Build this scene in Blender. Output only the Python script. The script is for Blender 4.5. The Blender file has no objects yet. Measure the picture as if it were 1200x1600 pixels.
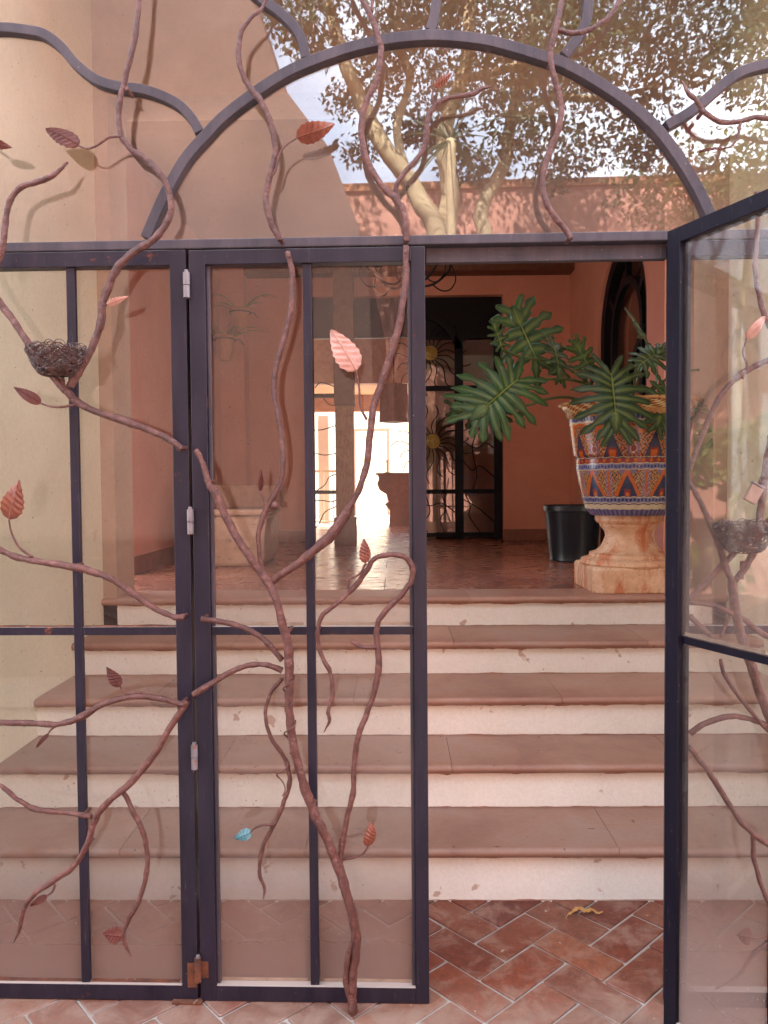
import bpy, math, random
from mathutils import Vector, Matrix, noise as mnoise
random.seed(7)
PI = math.pi
sc = bpy.context.scene
col = sc.collection

# ------------------------------------------------------------------ camera
H = 1.58
PITCH, YAW, ROLL = 0.0349, 0.0145, -0.0080
camd = bpy.data.cameras.new('camera')
cam = bpy.data.objects.new('camera', camd); col.objects.link(cam)
camd.sensor_fit = 'VERTICAL'; camd.sensor_height = 36; camd.sensor_width = 27
camd.lens = 27.0
camd.clip_start = 0.05; camd.clip_end = 600
CR = Matrix.Rotation(YAW, 3, 'Z') @ Matrix.Rotation(PI/2 - PITCH, 3, 'X') @ Matrix.Rotation(ROLL, 3, 'Z')
cam.location = (0, 0, H); cam.rotation_euler = CR.to_euler()
sc.camera = cam

# ------------------------------------------------------------------ sky, sun, exposure
SUN_EL, SUN_AZ = math.radians(50), math.radians(-18)      # azimuth from +y (behind the house) towards -x
world = bpy.data.worlds.new('World'); sc.world = world; world.use_nodes = True
wn = world.node_tree
bg = wn.nodes['Background']
sky = wn.nodes.new('ShaderNodeTexSky'); sky.sky_type = 'NISHITA'; sky.sun_disc = False
sky.sun_elevation = SUN_EL; sky.sun_rotation = SUN_AZ
sky.dust_density = 3.0; sky.air_density = 1.0
# thin white cloud over the sky
wtc = wn.nodes.new('ShaderNodeTexCoord'); wno = wn.nodes.new('ShaderNodeTexNoise'); wno.inputs['Scale'].default_value = 2.2; wno.inputs['Detail'].default_value = 6
wn.links.new(wtc.outputs['Generated'], wno.inputs['Vector'])
wrp = wn.nodes.new('ShaderNodeValToRGB'); wrp.color_ramp.elements[0].position = .40; wrp.color_ramp.elements[1].position = .66
wrp.color_ramp.elements[0].color = (.18, .18, .18, 1); wrp.color_ramp.elements[1].color = (.95, .95, .95, 1)
wn.links.new(wno.outputs['Fac'], wrp.inputs[0])
wmx = wn.nodes.new('ShaderNodeMix'); wmx.data_type = 'RGBA'; wn.links.new(wrp.outputs[0], wmx.inputs[0])
wn.links.new(sky.outputs[0], wmx.inputs[6]); wmx.inputs[7].default_value = (9.8, 10.5, 11.6, 1)
wn.links.new(wmx.outputs[2], bg.inputs[0]); bg.inputs[1].default_value = 0.15
sl = bpy.data.lights.new('sun', 'SUN'); sl.energy = 5.0; sl.angle = math.radians(0.6); sl.color = (1, .95, .88)
sun = bpy.data.objects.new('sun', sl); col.objects.link(sun)
sdir = Vector((math.sin(SUN_AZ)*math.cos(SUN_EL), math.cos(SUN_AZ)*math.cos(SUN_EL), math.sin(SUN_EL)))
sun.rotation_euler = sdir.to_track_quat('Z', 'Y').to_euler(); sun.location = (0, 0, 12)
sc.view_settings.view_transform = 'Standard'; sc.view_settings.look = 'None'
sc.view_settings.exposure = 2.6; sc.view_settings.gamma = 1.0
sc.view_settings.use_curve_mapping = False
sc.render.engine = 'CYCLES'
cy = sc.cycles
cy.use_denoising = True; cy.max_bounces = 12; cy.diffuse_bounces = 6; cy.glossy_bounces = 4
cy.transparent_max_bounces = 40; cy.caustics_reflective = False; cy.caustics_refractive = False
cy.sample_clamp_indirect = 6.0

# ------------------------------------------------------------------ from a picture point to a place
FPX = 1200.0
def ray(px, py):
    return (CR @ Vector(((px-600)/FPX, -(py-800)/FPX, -1.0))).normalized()
CAM = Vector((0, 0, H))
def at_y(px, py, y): d = ray(px, py); return CAM + d*(y/d.y)
def at_z(px, py, z): d = ray(px, py); return CAM + d*((z-H)/d.z)
def at_x(px, py, x): d = ray(px, py); return CAM + d*(x/d.x)
# the gate's own frame: u to the right, v into the house, z up
GA = math.radians(0.94)
GO = at_z(668, 1567, 0.005); GO.z = 0
GU = Vector((math.cos(GA), -math.sin(GA), 0)); GV = Vector((math.sin(GA), math.cos(GA), 0))
def g(px, py, off=0.0):
    """gate-local point (u, v, z) on the plane standing OFF metres in front of the gate's face"""
    d = ray(px, py); p0 = GO - GV*off
    t = (p0-CAM).dot(GV)/d.dot(GV); p = CAM + d*t
    q = p-GO
    return Vector((q.dot(GU), q.dot(GV), q.z))
def gw(q): return GO + GU*q[0] + GV*q[1] + Vector((0, 0, q[2]))
def mir(px, py, y):
    """place behind the viewer, at world depth y, seen mirrored in the gate's glass"""
    d = ray(px, py); t = (GO-CAM).dot(GV)/d.dot(GV); p = CAM + d*t
    r = d - GV*(2*d.dot(GV))
    return p + r*((y-p.y)/r.y)

# ------------------------------------------------------------------ helpers
def catmull(pts, n=6):
    P = [Vector(p) for p in pts]
    if len(P) < 3: return P
    P = [P[0]*2-P[1]] + P + [P[-1]*2-P[-2]]
    out = []
    for i in range(1, len(P)-2):
        a, b, c, d = P[i-1:i+3]
        for k in range(n):
            t = k/n
            out.append(.5*((2*b)+(c-a)*t+(2*a-5*b+4*c-d)*t*t+(3*b-a-3*c+d)*t**3))
    out.append(P[-2]); return out

class MB:
    def __init__(s): s.v = []; s.f = []; s.uv = {}
    def box(s, x0, x1, y0, y1, z0, z1, fn=None):
        n = len(s.v)
        c = [(x0,y0,z0),(x1,y0,z0),(x1,y1,z0),(x0,y1,z0),(x0,y0,z1),(x1,y0,z1),(x1,y1,z1),(x0,y1,z1)]
        s.v += [fn(p) if fn else p for p in c]
        s.f += [tuple(n+i for i in q) for q in ((0,3,2,1),(4,5,6,7),(0,1,5,4),(1,2,6,5),(2,3,7,6),(3,0,4,7))]
        return s
    def tube(s, pts, rad, sides=8, bump=0.0, seed=0, squash=1.0):
        P = [Vector(p) for p in pts]; m = len(P); n = len(s.v)
        R = rad if isinstance(rad, (list, tuple)) else [rad]*m
        t = (P[1]-P[0]).normalized()
        up = Vector((0, -1, 0)) if abs(t.y) < .9 else Vector((1, 0, 0))
        a = t.cross(up).normalized()
        for i in range(m):
            t = (P[min(i+1, m-1)]-P[max(i-1, 0)]).normalized()
            a = (a - t*a.dot(t)).normalized(); b = t.cross(a)
            for k in range(sides):
                th = 2*PI*k/sides
                r = R[i]
                if bump:
                    q = P[i]*38 + Vector((math.cos(th), math.sin(th), seed))*1.1
                    r *= 1 + bump*mnoise.noise(q) + bump*.6*mnoise.noise(q*2.7)
                s.v.append(P[i] + a*(r*math.cos(th)) + b*(r*math.sin(th)*squash))
        for i in range(m-1):
            for k in range(sides):
                k2 = (k+1) % sides
                s.f.append((n+i*sides+k, n+i*sides+k2, n+(i+1)*sides+k2, n+(i+1)*sides+k))
        s.f.append(tuple(n+k for k in range(sides))[::-1])
        s.f.append(tuple(n+(m-1)*sides+k for k in range(sides)))
        return s
    def strap(s, pts, w, y0, y1):
        """flat bar of width w swept along pts (in the x-z plane), from y0 to y1"""
        P = [Vector((p[0], 0, p[2])) for p in pts]; m = len(P); n = len(s.v)
        for i in range(m):
            t = (P[min(i+1, m-1)]-P[max(i-1, 0)]).normalized()
            b = Vector((-t.z, 0, t.x))*(w/2)
            for q, y in ((P[i]-b, y0), (P[i]+b, y0), (P[i]+b, y1), (P[i]-b, y1)):
                s.v.append(Vector((q.x, y, q.z)))
        for i in range(m-1):
            for k in range(4):
                k2 = (k+1) % 4
                s.f.append((n+i*4+k, n+i*4+k2, n+i*4+4+k2, n+i*4+4+k))
        s.f.append((n+3, n+2, n+1, n)); e = n+(m-1)*4; s.f.append((e, e+1, e+2, e+3))
        return s
    def lathe(s, prof, c, segs=48, jag=None):
        n = len(s.v); m = len(prof)
        for j, (r, z) in enumerate(prof):
            for k in range(segs):
                th = 2*PI*k/segs
                rr = r*(jag(th, j) if jag else 1)
                s.v.append(Vector((c[0]+rr*math.cos(th), c[1]+rr*math.sin(th), c[2]+z)))
        for j in range(m-1):
            for k in range(segs):
                k2 = (k+1) % segs
                s.f.append((n+j*segs+k, n+j*segs+k2, n+(j+1)*segs+k2, n+(j+1)*segs+k))
        s.f.append(tuple(n+k for k in range(segs))[::-1]); s.f.append(tuple(n+(m-1)*segs+k for k in range(segs)))
        return s
    def plate(s, poly, y0, y1):
        """polygon given as (x, z), extruded from y0 to y1"""
        n = len(s.v); m = len(poly)
        s.v += [Vector((x, y0, z)) for x, z in poly] + [Vector((x, y1, z)) for x, z in poly]
        s.f.append(tuple(range(n, n+m))); s.f.append(tuple(range(n+m, n+2*m))[::-1])
        for i in range(m):
            j = (i+1) % m
            s.f.append((n+j, n+i, n+m+i, n+m+j))
        return s
    def build(s, name, mat, parent=None, origin=None, smooth=False, bevel=0, recalc=True):
        me = bpy.data.meshes.new(name)
        o3 = Vector(origin) if origin is not None else Vector((0, 0, 0))
        me.from_pydata([tuple(Vector(p)-o3) for p in s.v], [], s.f)
        me.validate()
        if recalc:
            import bmesh
            bm = bmesh.new(); bm.from_mesh(me); bmesh.ops.recalc_face_normals(bm, faces=bm.faces); bm.to_mesh(me); bm.free()
        if smooth: me.polygons.foreach_set('use_smooth', [True]*len(me.polygons))
        me.materials.append(mat)
        o = bpy.data.objects.new(name, me); col.objects.link(o)
        if parent: o.parent = parent
        elif origin is not None: o.location = o3
        if bevel:
            b = o.modifiers.new('bevel', 'BEVEL'); b.width = bevel; b.segments = 2; b.limit_method = 'ANGLE'
        if smooth == 'auto':
            me.polygons.foreach_set('use_smooth', [True]*len(me.polygons))
            m_ = o.modifiers.new('edges', 'EDGE_SPLIT'); m_.split_angle = math.radians(35)
        return o

def tag(o, label=None, cat=None, group=None, kind=None):
    if label: o['label'] = label
    if cat: o['category'] = cat
    if group: o['group'] = group
    if kind: o['kind'] = kind
    return o
def empty(name, loc, rz=0, **k):
    o = bpy.data.objects.new(name, None); col.objects.link(o); o.location = loc; o.rotation_euler = (0, 0, rz)
    o.empty_display_size = .1
    return tag(o, **k)

# ------------------------------------------------------------------ materials
MATS = {}
def nodes(name):
    m = bpy.data.materials.new(name); m.use_nodes = True
    nt = m.node_tree; return m, nt, nt.nodes['Principled BSDF']
def N(nt, t, **kw):
    n = nt.nodes.new(t)
    for k, v in kw.items():
        if k in n.inputs: n.inputs[k].default_value = v
        else: setattr(n, k, v)
    return n
def ramp(nt, src, stops):
    r = nt.nodes.new('ShaderNodeValToRGB'); e = r.color_ramp.elements
    e[0].position, e[1].position = stops[0][0], stops[-1][0]
    c4 = lambda c: (*c, 1) if len(c) == 3 else c
    e[0].color, e[1].color = c4(stops[0][1]), c4(stops[-1][1])
    for p, c in stops[1:-1]:
        x = e.new(p); x.color = c4(c)
    nt.links.new(src, r.inputs[0]); return r
def mix(nt, fac, a, b, blend='MIX'):
    m = nt.nodes.new('ShaderNodeMix'); m.data_type = 'RGBA'; m.blend_type = blend
    for i, x in ((0, fac), (6, a), (7, b)):
        if hasattr(x, 'is_linked') or hasattr(x, 'links'): nt.links.new(x, m.inputs[i])
        else: m.inputs[i].default_value = x if i == 0 else (*x, 1)
    return m.outputs[2]
def noise(nt, scale, detail=5, rough=.6, vec=None, dist=0):
    n = N(nt, 'ShaderNodeTexNoise', Scale=scale, Detail=detail, Roughness=rough, Distortion=dist)
    if vec is None:
        tc = nt.nodes.get('TC') or nt.nodes.new('ShaderNodeTexCoord'); tc.name = 'TC'; vec = tc.outputs['Object']
    nt.links.new(vec, n.inputs['Vector']); return n.outputs['Fac']
def stretch(nt, sx, sy, sz):
    tc = nt.nodes.get('TC') or nt.nodes.new('ShaderNodeTexCoord'); tc.name = 'TC'
    mp = nt.nodes.new('ShaderNodeMapping'); mp.inputs['Scale'].default_value = (sx, sy, sz)
    nt.links.new(tc.outputs['Object'], mp.inputs[0]); return mp.outputs[0]
def bump(nt, b, h, strength=.3, dist=.01):
    n = N(nt, 'ShaderNodeBump', Strength=strength, Distance=dist)
    nt.links.new(h, n.inputs['Height']); nt.links.new(n.outputs[0], b.inputs['Normal']); return n
def worn(name, c1, c2, c3=None, rough=.7, scale=6, spots=None, bmp=.25, bdist=.003, rnd=0.0, spec=.5, fine=60):
    """two or three tones of the thing's own colour in cloudy patches, optional small stains"""
    m, nt, b = nodes(name)
    f = noise(nt, scale, 6, .65, dist=.4)
    st = [(.3, c1), (.7, c2)] if c3 is None else [(.28, c1), (.52, c2), (.74, c3)]
    c = ramp(nt, f, st).outputs[0]
    ff = noise(nt, fine, 4, .7)
    c = mix(nt, .25, c, ramp(nt, ff, [(.3, (.55,)*3), (.7, (1.0,)*3)]).outputs[0], 'MULTIPLY')
    if spots:
        sp = ramp(nt, noise(nt, spots[0], 3, .55), [(spots[1], (0, 0, 0)), (spots[1]+.03, (1, 1, 1))]).outputs[0]
        c = mix(nt, sp, c, spots[2])
    if rnd:
        oi = nt.nodes.new('ShaderNodeObjectInfo')
        r = ramp(nt, oi.outputs['Random'], [(0, (1-rnd,)*3), (1, (1+rnd*.6, 1+rnd*.45, 1+rnd*.4))]).outputs[0]
        c = mix(nt, 1.0, c, r, 'MULTIPLY')
    nt.links.new(c, b.inputs['Base Color'])
    b.inputs['Roughness'].default_value = rough; b.inputs['Specular IOR Level'].default_value = spec
    bump(nt, b, noise(nt, fine*.6, 6, .7), bmp, bdist)
    MATS[name] = m; return m

# painted plaster
worn('cream_plaster', (.70, .64, .46), (.83, .78, .60), rough=.85, scale=1.0, fine=40, bmp=.5, spots=(3.1, .70, (.64, .55, .40)))
worn('pale_pink_plaster', (.42, .28, .20), (.52, .36, .27), rough=.85, scale=1.5, fine=25)
worn('terracotta_plaster', (.58, .235, .175), (.68, .31, .235), rough=.8, scale=1.6, fine=40, bmp=.4)
worn('ceiling_plaster', (.28, .16, .11), (.34, .20, .14), rough=.9, scale=1, fine=30)
worn('coral_plaster', (.62, .29, .22), (.74, .37, .28), rough=.9, scale=1.5, fine=20)
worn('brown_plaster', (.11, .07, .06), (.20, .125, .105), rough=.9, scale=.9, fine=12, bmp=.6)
worn('white_plaster', (.70, .60, .44), (.82, .72, .54), rough=.85, scale=2, fine=30)
worn('riser_paint', (.84, .83, .76), (.90, .89, .84), rough=.75, scale=5, spots=(11, .665, (.55, .42, .35)), fine=70, bmp=.5)
worn('tread_stone', (.25, .115, .085), (.35, .19, .135), (.37, .24, .20), rough=.45, scale=2.4, spots=(26, .70, (.13, .06, .05)), rnd=.22, fine=60, bmp=.6)
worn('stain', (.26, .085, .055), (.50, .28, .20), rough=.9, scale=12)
worn('skirting', (.20, .075, .055), (.30, .12, .085), rough=.6, scale=5)
worn('patio_paving', (.45, .38, .30), (.6, .52, .42), rough=.8, scale=2)
# floor of the hall, polished stone
m, nt, b = nodes('hall_floor')
f = noise(nt, 1.0, 6, .6, stretch(nt, 1.3, 5, 1), .8)
c = ramp(nt, f, [(.3, (.20, .075, .06)), (.55, (.31, .125, .085)), (.75, (.40, .20, .14))]).outputs[0]
oi = nt.nodes.new('ShaderNodeObjectInfo')
c = mix(nt, 1.0, c, ramp(nt, oi.outputs['Random'], [(0, (.85,)*3), (1, (1.1,)*3)]).outputs[0], 'MULTIPLY')
nt.links.new(c, b.inputs['Base Color'])
nt.links.new(ramp(nt, noise(nt, 9, 5), [(.3, (.13,)*3), (.7, (.34,)*3)]).outputs[0], b.inputs['Roughness'])
bump(nt, b, noise(nt, 14, 4), .10, .003); MATS['hall_floor'] = m
# courtyard brick tile: red clay under whitish wear
m, nt, b = nodes('clay_tile')
oi = nt.nodes.new('ShaderNodeObjectInfo')
base = ramp(nt, oi.outputs['Random'], [(0, (.11, .023, .014)), (.35, (.20, .046, .020)), (.7, (.145, .045, .028)), (1, (.235, .075, .036))]).outputs[0]
geo = nt.nodes.new('ShaderNodeNewGeometry')
n1 = noise(nt, 7, 8, .72, geo.outputs['Position'], .6); n2 = noise(nt, 34, 6, .75, geo.outputs['Position'])
c = mix(nt, 1.0, base, ramp(nt, n2, [(.3, (.6, .6, .6)), (.65, (1.15, 1.1, 1.05))]).outputs[0], 'MULTIPLY')
wear = ramp(nt, n1, [(.47, (0, 0, 0)), (.62, (.75,)*3)]).outputs[0]
c = mix(nt, wear, c, (.27, .145, .105))
c = mix(nt, ramp(nt, noise(nt, 19, 5, .7, geo.outputs['Position']), [(.66, (0,)*3), (.70, (.7,)*3)]).outputs[0], c, (.55, .42, .34))
c = mix(nt, ramp(nt, noise(nt, 13, 4, .7, geo.outputs['Position'], 1), [(.68, (0,)*3), (.74, (.6,)*3)]).outputs[0], c, (.09, .07, .05))
sx = nt.nodes.new('ShaderNodeSeparateXYZ'); nt.links.new(geo.outputs['Position'], sx.inputs[0])
mr = N(nt, 'ShaderNodeMapRange'); mr.inputs[1].default_value = 2.40; mr.inputs[2].default_value = 2.22; mr.inputs[3].default_value = 0; mr.inputs[4].default_value = .75
nt.links.new(sx.outputs['Y'], mr.inputs[0])
ml = N(nt, 'ShaderNodeMath', operation='MULTIPLY'); nt.links.new(mr.outputs[0], ml.inputs[0]); nt.links.new(ramp(nt, n1, [(.3, (.3,)*3), (.6, (1,)*3)]).outputs[0], ml.inputs[1])
c = mix(nt, ml.outputs[0], c, (.25, .165, .125))      # trodden dirt outside the sill
nt.links.new(c, b.inputs['Base Color']); b.inputs['Roughness'].default_value = .55
bump(nt, b, n2, .5, .004); MATS['clay_tile'] = m
worn('mortar', (.29, .245, .215), (.40, .35, .315), rough=.95, scale=8, fine=90, bmp=.6)
# painted iron: slate paint, dusty, rust where it has worn off
def iron(name, c1, c2, rust=.64, rough=.38, spec=.35):
    m, nt, b = nodes(name)
    c = ramp(nt, noise(nt, 5, 6, .7, stretch(nt, 3, 3, .6)), [(.3, c1), (.72, c2)]).outputs[0]
    c = mix(nt, ramp(nt, noise(nt, 120, 3, .6), [(.71, (0,)*3), (.74, (.8,)*3)]).outputs[0], c, (.42, .36, .34))
    c = mix(nt, ramp(nt, noise(nt, 60, 5, .7, stretch(nt, 1.6, 1.6, .12)), [(.62, (0,)*3), (.75, (.45,)*3)]).outputs[0], c, (.20, .17, .20))
    rf = ramp(nt, noise(nt, 9, 7, .75), [(rust, (0,)*3), (rust+.05, (1,)*3)]).outputs[0]
    c = mix(nt, rf, c, (.19, .055, .02))
    geo = nt.nodes.new('ShaderNodeNewGeometry')      # dust lies on faces that look up
    sx = nt.nodes.new('ShaderNodeSeparateXYZ'); nt.links.new(geo.outputs['Normal'], sx.inputs[0])
    up = ramp(nt, sx.outputs['Z'], [(.5, (0,)*3), (.95, (.75,)*3)]).outputs[0]
    c = mix(nt, up, c, (.50, .40, .35))
    nt.links.new(c, b.inputs['Base Color']); b.inputs['Roughness'].default_value = rough
    bump(nt, b, noise(nt, 70, 5), .2, .001); b.inputs['Specular IOR Level'].default_value = spec; MATS[name] = m
iron('slate_iron', (.008, .007, .016), (.026, .019, .034))
iron('dusty_glint_iron', (.035, .030, .042), (.085, .066, .078), rust=.78, rough=.6)  # dusty bars; on the glazing beads its paler tone stands for caught light
iron('dark_iron', (.005, .005, .010), (.011, .009, .018), rust=.8, rough=.42, spec=.12)
worn('rusty_iron', (.05, .018, .012), (.20, .06, .024), rough=.8, scale=22, spots=(60, .66, (.3, .2, .15)), bmp=1, bdist=.005)
worn('hinge_steel', (.12, .10, .115), (.24, .21, .225), rough=.35, scale=30, spots=(40, .62, (.22, .08, .04)))
worn('black_iron', (.006, .005, .009), (.012, .009, .014), rough=.5, scale=20, spec=.15)
worn('bark_iron', (.065, .018, .014), (.12, .038, .028), (.24, .10, .08), rough=.42, scale=34, fine=110, bmp=1.0, bdist=.010, spots=(190, .66, (.34, .20, .17)), rnd=.12)
worn('leaf_orange', (.13, .030, .016), (.26, .075, .04), rough=.45, scale=30, rnd=.1)
worn('leaf_brown', (.07, .018, .014), (.13, .036, .026), rough=.6, spec=.25, scale=30, rnd=.15)
worn('leaf_pale', (.36, .16, .12), (.52, .27, .21), rough=.5, scale=40)
worn('leaf_turquoise', (.03, .12, .16), (.10, .25, .27), rough=.3, scale=60)
worn('nest_wire', (.03, .012, .011), (.09, .036, .028), rough=.3, scale=40)
worn('sealant', (.24, .17, .12), (.38, .29, .22), rough=.9, scale=20)
worn('old_wood', (.10, .035, .022), (.19, .07, .04), rough=.6, scale=14, bmp=.5)
worn('carved_wood', (.30, .14, .08), (.46, .24, .15), rough=.6, scale=14, bmp=.6)
worn('ceiling_board', (.52, .27, .14), (.66, .38, .21), rough=.7, scale=3)
worn('trough_stone', (.26, .15, .12), (.40, .25, .2), rough=.85, scale=9, spots=(22, .66, (.15, .09, .08)), bmp=.7)
worn('black_plastic', (.006, .009, .016), (.010, .014, .024), rough=.35, scale=5, bmp=.05)
worn('clay_pot', (.42, .17, .09), (.55, .25, .14), rough=.8, scale=10)
worn('soil', (.03, .02, .015), (.06, .04, .03), rough=1, scale=30, bmp=1)
worn('gold_disc', (.16, .09, .025), (.5, .36, .1), rough=.3, scale=60)
worn('rope_fibre', (.3, .18, .1), (.4, .26, .16), rough=.9, scale=40)
worn('tag_paper', (.30, .19, .15), (.40, .27, .22), rough=.7, scale=20)
worn('tree_bark', (.40, .30, .17), (.62, .50, .32), rough=.9, scale=4, bmp=.5)
worn('candle_wax', (.75, .68, .52), (.82, .75, .6), rough=.5, scale=20)
# pedestal travertine: cream stone with holes and orange stains that have run down
m, nt, b = nodes('pedestal_stone')
f = noise(nt, 9, 6, .7)
c = ramp(nt, f, [(.3, (.58, .32, .17)), (.6, (.76, .52, .34)), (.8, (.80, .62, .46))]).outputs[0]
st = ramp(nt, noise(nt, 3.2, 5, .7, stretch(nt, 2.6, 2.6, .9), .5), [(.50, (0,)*3), (.62, (.85,)*3)]).outputs[0]
c = mix(nt, st, c, (.52, .13, .035))
c = mix(nt, ramp(nt, noise(nt, 70, 4, .6), [(.62, (0,)*3), (.66, (.8,)*3)]).outputs[0], c, (.22, .10, .05))
nt.links.new(c, b.inputs['Base Color']); b.inputs['Roughness'].default_value = .65
bump(nt, b, noise(nt, 70, 4, .6), .8, .004); MATS['pedestal_stone'] = m
# big glossy leaf: midrib and veins come from the mesh attribute
m, nt, b = nodes('philodendron_leaf')
at = nt.nodes.new('ShaderNodeAttribute'); at.attribute_name = 'vein'
oi = nt.nodes.new('ShaderNodeObjectInfo')
g1 = ramp(nt, noise(nt, 12, 4), [(.3, (.003, .022, .009)), (.7, (.011, .055, .018))]).outputs[0]
g1 = mix(nt, 1.0, g1, ramp(nt, oi.outputs['Random'], [(0, (.7, .8, .8)), (1, (1.7, 1.6, 1.2))]).outputs[0], 'MULTIPLY')
c = mix(nt, at.outputs['Fac'], g1, (.20, .26, .06))
nt.links.new(c, b.inputs['Base Color']); b.inputs['Roughness'].default_value = .30; b.inputs['Specular IOR Level'].default_value = .38
bump(nt, b, noise(nt, 30, 3), .15, .004); MATS['philodendron_leaf'] = m
def leafmat(name, c1, c2, tr=.35):
    m, nt, b = nodes(name)
    geo = nt.nodes.new('ShaderNodeNewGeometry')
    c = ramp(nt, noise(nt, 2.5, 4, .6, geo.outputs['Position']), [(.3, c1), (.7, c2)]).outputs[0]
    nt.links.new(c, b.inputs['Base Color']); b.inputs['Roughness'].default_value = .45
    t = nt.nodes.new('ShaderNodeBsdfTranslucent'); nt.links.new(c, t.inputs[0])
    mx = nt.nodes.new('ShaderNodeMixShader'); mx.inputs[0].default_value = tr
    nt.links.new(b.outputs[0], mx.inputs[1]); nt.links.new(t.outputs[0], mx.inputs[2])
    nt.links.new(mx.outputs[0], nt.nodes['Material Output'].inputs[0]); MATS[name] = m
leafmat('tree_leaf', (.018, .035, .012), (.05, .085, .025), .25)
leafmat('hedge_leaf', (.10, .16, .03), (.22, .30, .06))
leafmat('dry_leaf', (.45, .22, .06), (.6, .34, .1), .2)
# glass: clear, a mirror at glancing angles, with dust of its own lying on it
def glass(name, dust, low=0.0, zlow=.3, r0=.038, streak=.06):
    m = bpy.data.materials.new(name); m.use_nodes = True; nt = m.node_tree; nt.nodes.clear()
    out = nt.nodes.new('ShaderNodeOutputMaterial')
    tr = N(nt, 'ShaderNodeBsdfTransparent'); tr.inputs[0].default_value = (.97, .97, .96, 1)
    gl = N(nt, 'ShaderNodeBsdfGlossy'); gl.inputs['Roughness'].default_value = .012; gl.inputs[0].default_value = (1, 1, 1, 1)
    lw = N(nt, 'ShaderNodeLayerWeight', Blend=.5)
    p = N(nt, 'ShaderNodeMath', operation='POWER'); nt.links.new(lw.outputs['Facing'], p.inputs[0]); p.inputs[1].default_value = 5
    ma = N(nt, 'ShaderNodeMath', operation='MULTIPLY_ADD'); nt.links.new(p.outputs[0], ma.inputs[0]); ma.inputs[1].default_value = 1-r0; ma.inputs[2].default_value = r0
    m1 = nt.nodes.new('ShaderNodeMixShader'); nt.links.new(ma.outputs[0], m1.inputs[0]); nt.links.new(tr.outputs[0], m1.inputs[1]); nt.links.new(gl.outputs[0], m1.inputs[2])
    df = N(nt, 'ShaderNodeBsdfDiffuse'); df.inputs[0].default_value = (.34, .245, .215, 1)
    tl = N(nt, 'ShaderNodeBsdfTranslucent'); tl.inputs[0].default_value = (.34, .245, .215, 1)
    dd = nt.nodes.new('ShaderNodeMixShader'); dd.inputs[0].default_value = .35
    nt.links.new(df.outputs[0], dd.inputs[1]); nt.links.new(tl.outputs[0], dd.inputs[2])
    tc = nt.nodes.new('ShaderNodeTexCoord'); tc.name = 'TC'
    nA = noise(nt, 3.5, 6, .65, stretch(nt, 1.6, 1, .5), .7)
    dr = ramp(nt, nA, [(.3, (dust*.45,)*3), (.7, (dust*1.6,)*3)]).outputs[0]
    sp = ramp(nt, noise(nt, 150, 2, .5), [(.725, (0,)*3), (.75, (.55,)*3)]).outputs[0]
    add = N(nt, 'ShaderNodeMath', operation='ADD'); nt.links.new(dr, add.inputs[0]); nt.links.new(sp, add.inputs[1])
    fac = add.outputs[0]
    if low:
        sx = nt.nodes.new('ShaderNodeSeparateXYZ'); nt.links.new(tc.outputs['Object'], sx.inputs[0])
        mr = N(nt, 'ShaderNodeMapRange'); mr.inputs[1].default_value = 0; mr.inputs[2].default_value = zlow; mr.inputs[3].default_value = low; mr.inputs[4].default_value = 0
        mr.interpolation_type = 'SMOOTHSTEP'
        nt.links.new(sx.outputs['Z'], mr.inputs[0])
        a2 = N(nt, 'ShaderNodeMath', operation='ADD'); nt.links.new(fac, a2.inputs[0]); nt.links.new(mr.outputs[0], a2.inputs[1]); fac = a2.outputs[0]
    m2 = nt.nodes.new('ShaderNodeMixShader'); nt.links.new(fac, m2.inputs[0]); nt.links.new(m1.outputs[0], m2.inputs[1]); nt.links.new(dd.outputs[0], m2.inputs[2])
    nt.links.new(m2.outputs[0], out.inputs[0]); MATS[name] = m
glass('gate_glass', .036, low=.6, zlow=.5)
glass('panel_glass', .018, low=.6, zlow=.5)
glass('fanlight_glass', .028, low=.16, zlow=.35, r0=.11)
glass('gate_top_glass', .036, low=.10, zlow=.5); glass('panel_top_glass', .018, low=.04, zlow=.3)
glass('back_glass', .03, r0=.06)
M = MATS

# ------------------------------------------------------------------ the stairs, measured off the picture's riser lines
V = [1407, 1343, 1261, 1210, 1148, 1103, 1052, 1014, 977, 942.7]
NOS, OVR = .040, .030
D = [at_z(850, V[0], 0).y]; Z = []
for k in range(5):
    zu = at_y(850, V[1+2*k], D[k]-OVR).z
    Z.append(zu+NOS)
    if k < 4: D.append(at_z(850, V[2+2*k], Z[k]).y)
ZL = Z[4]                       # the landing
XL, XR = -1.70, 1.90            # side walls of the stair bay
JL, JR = -1.62, 1.82            # opening into the hall
Y1, Y2 = D[4], D[4]+.30         # pier, front to back
HL, HR, YB, CEIL = -1.93, 2.00, 8.8, 4.04

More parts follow.
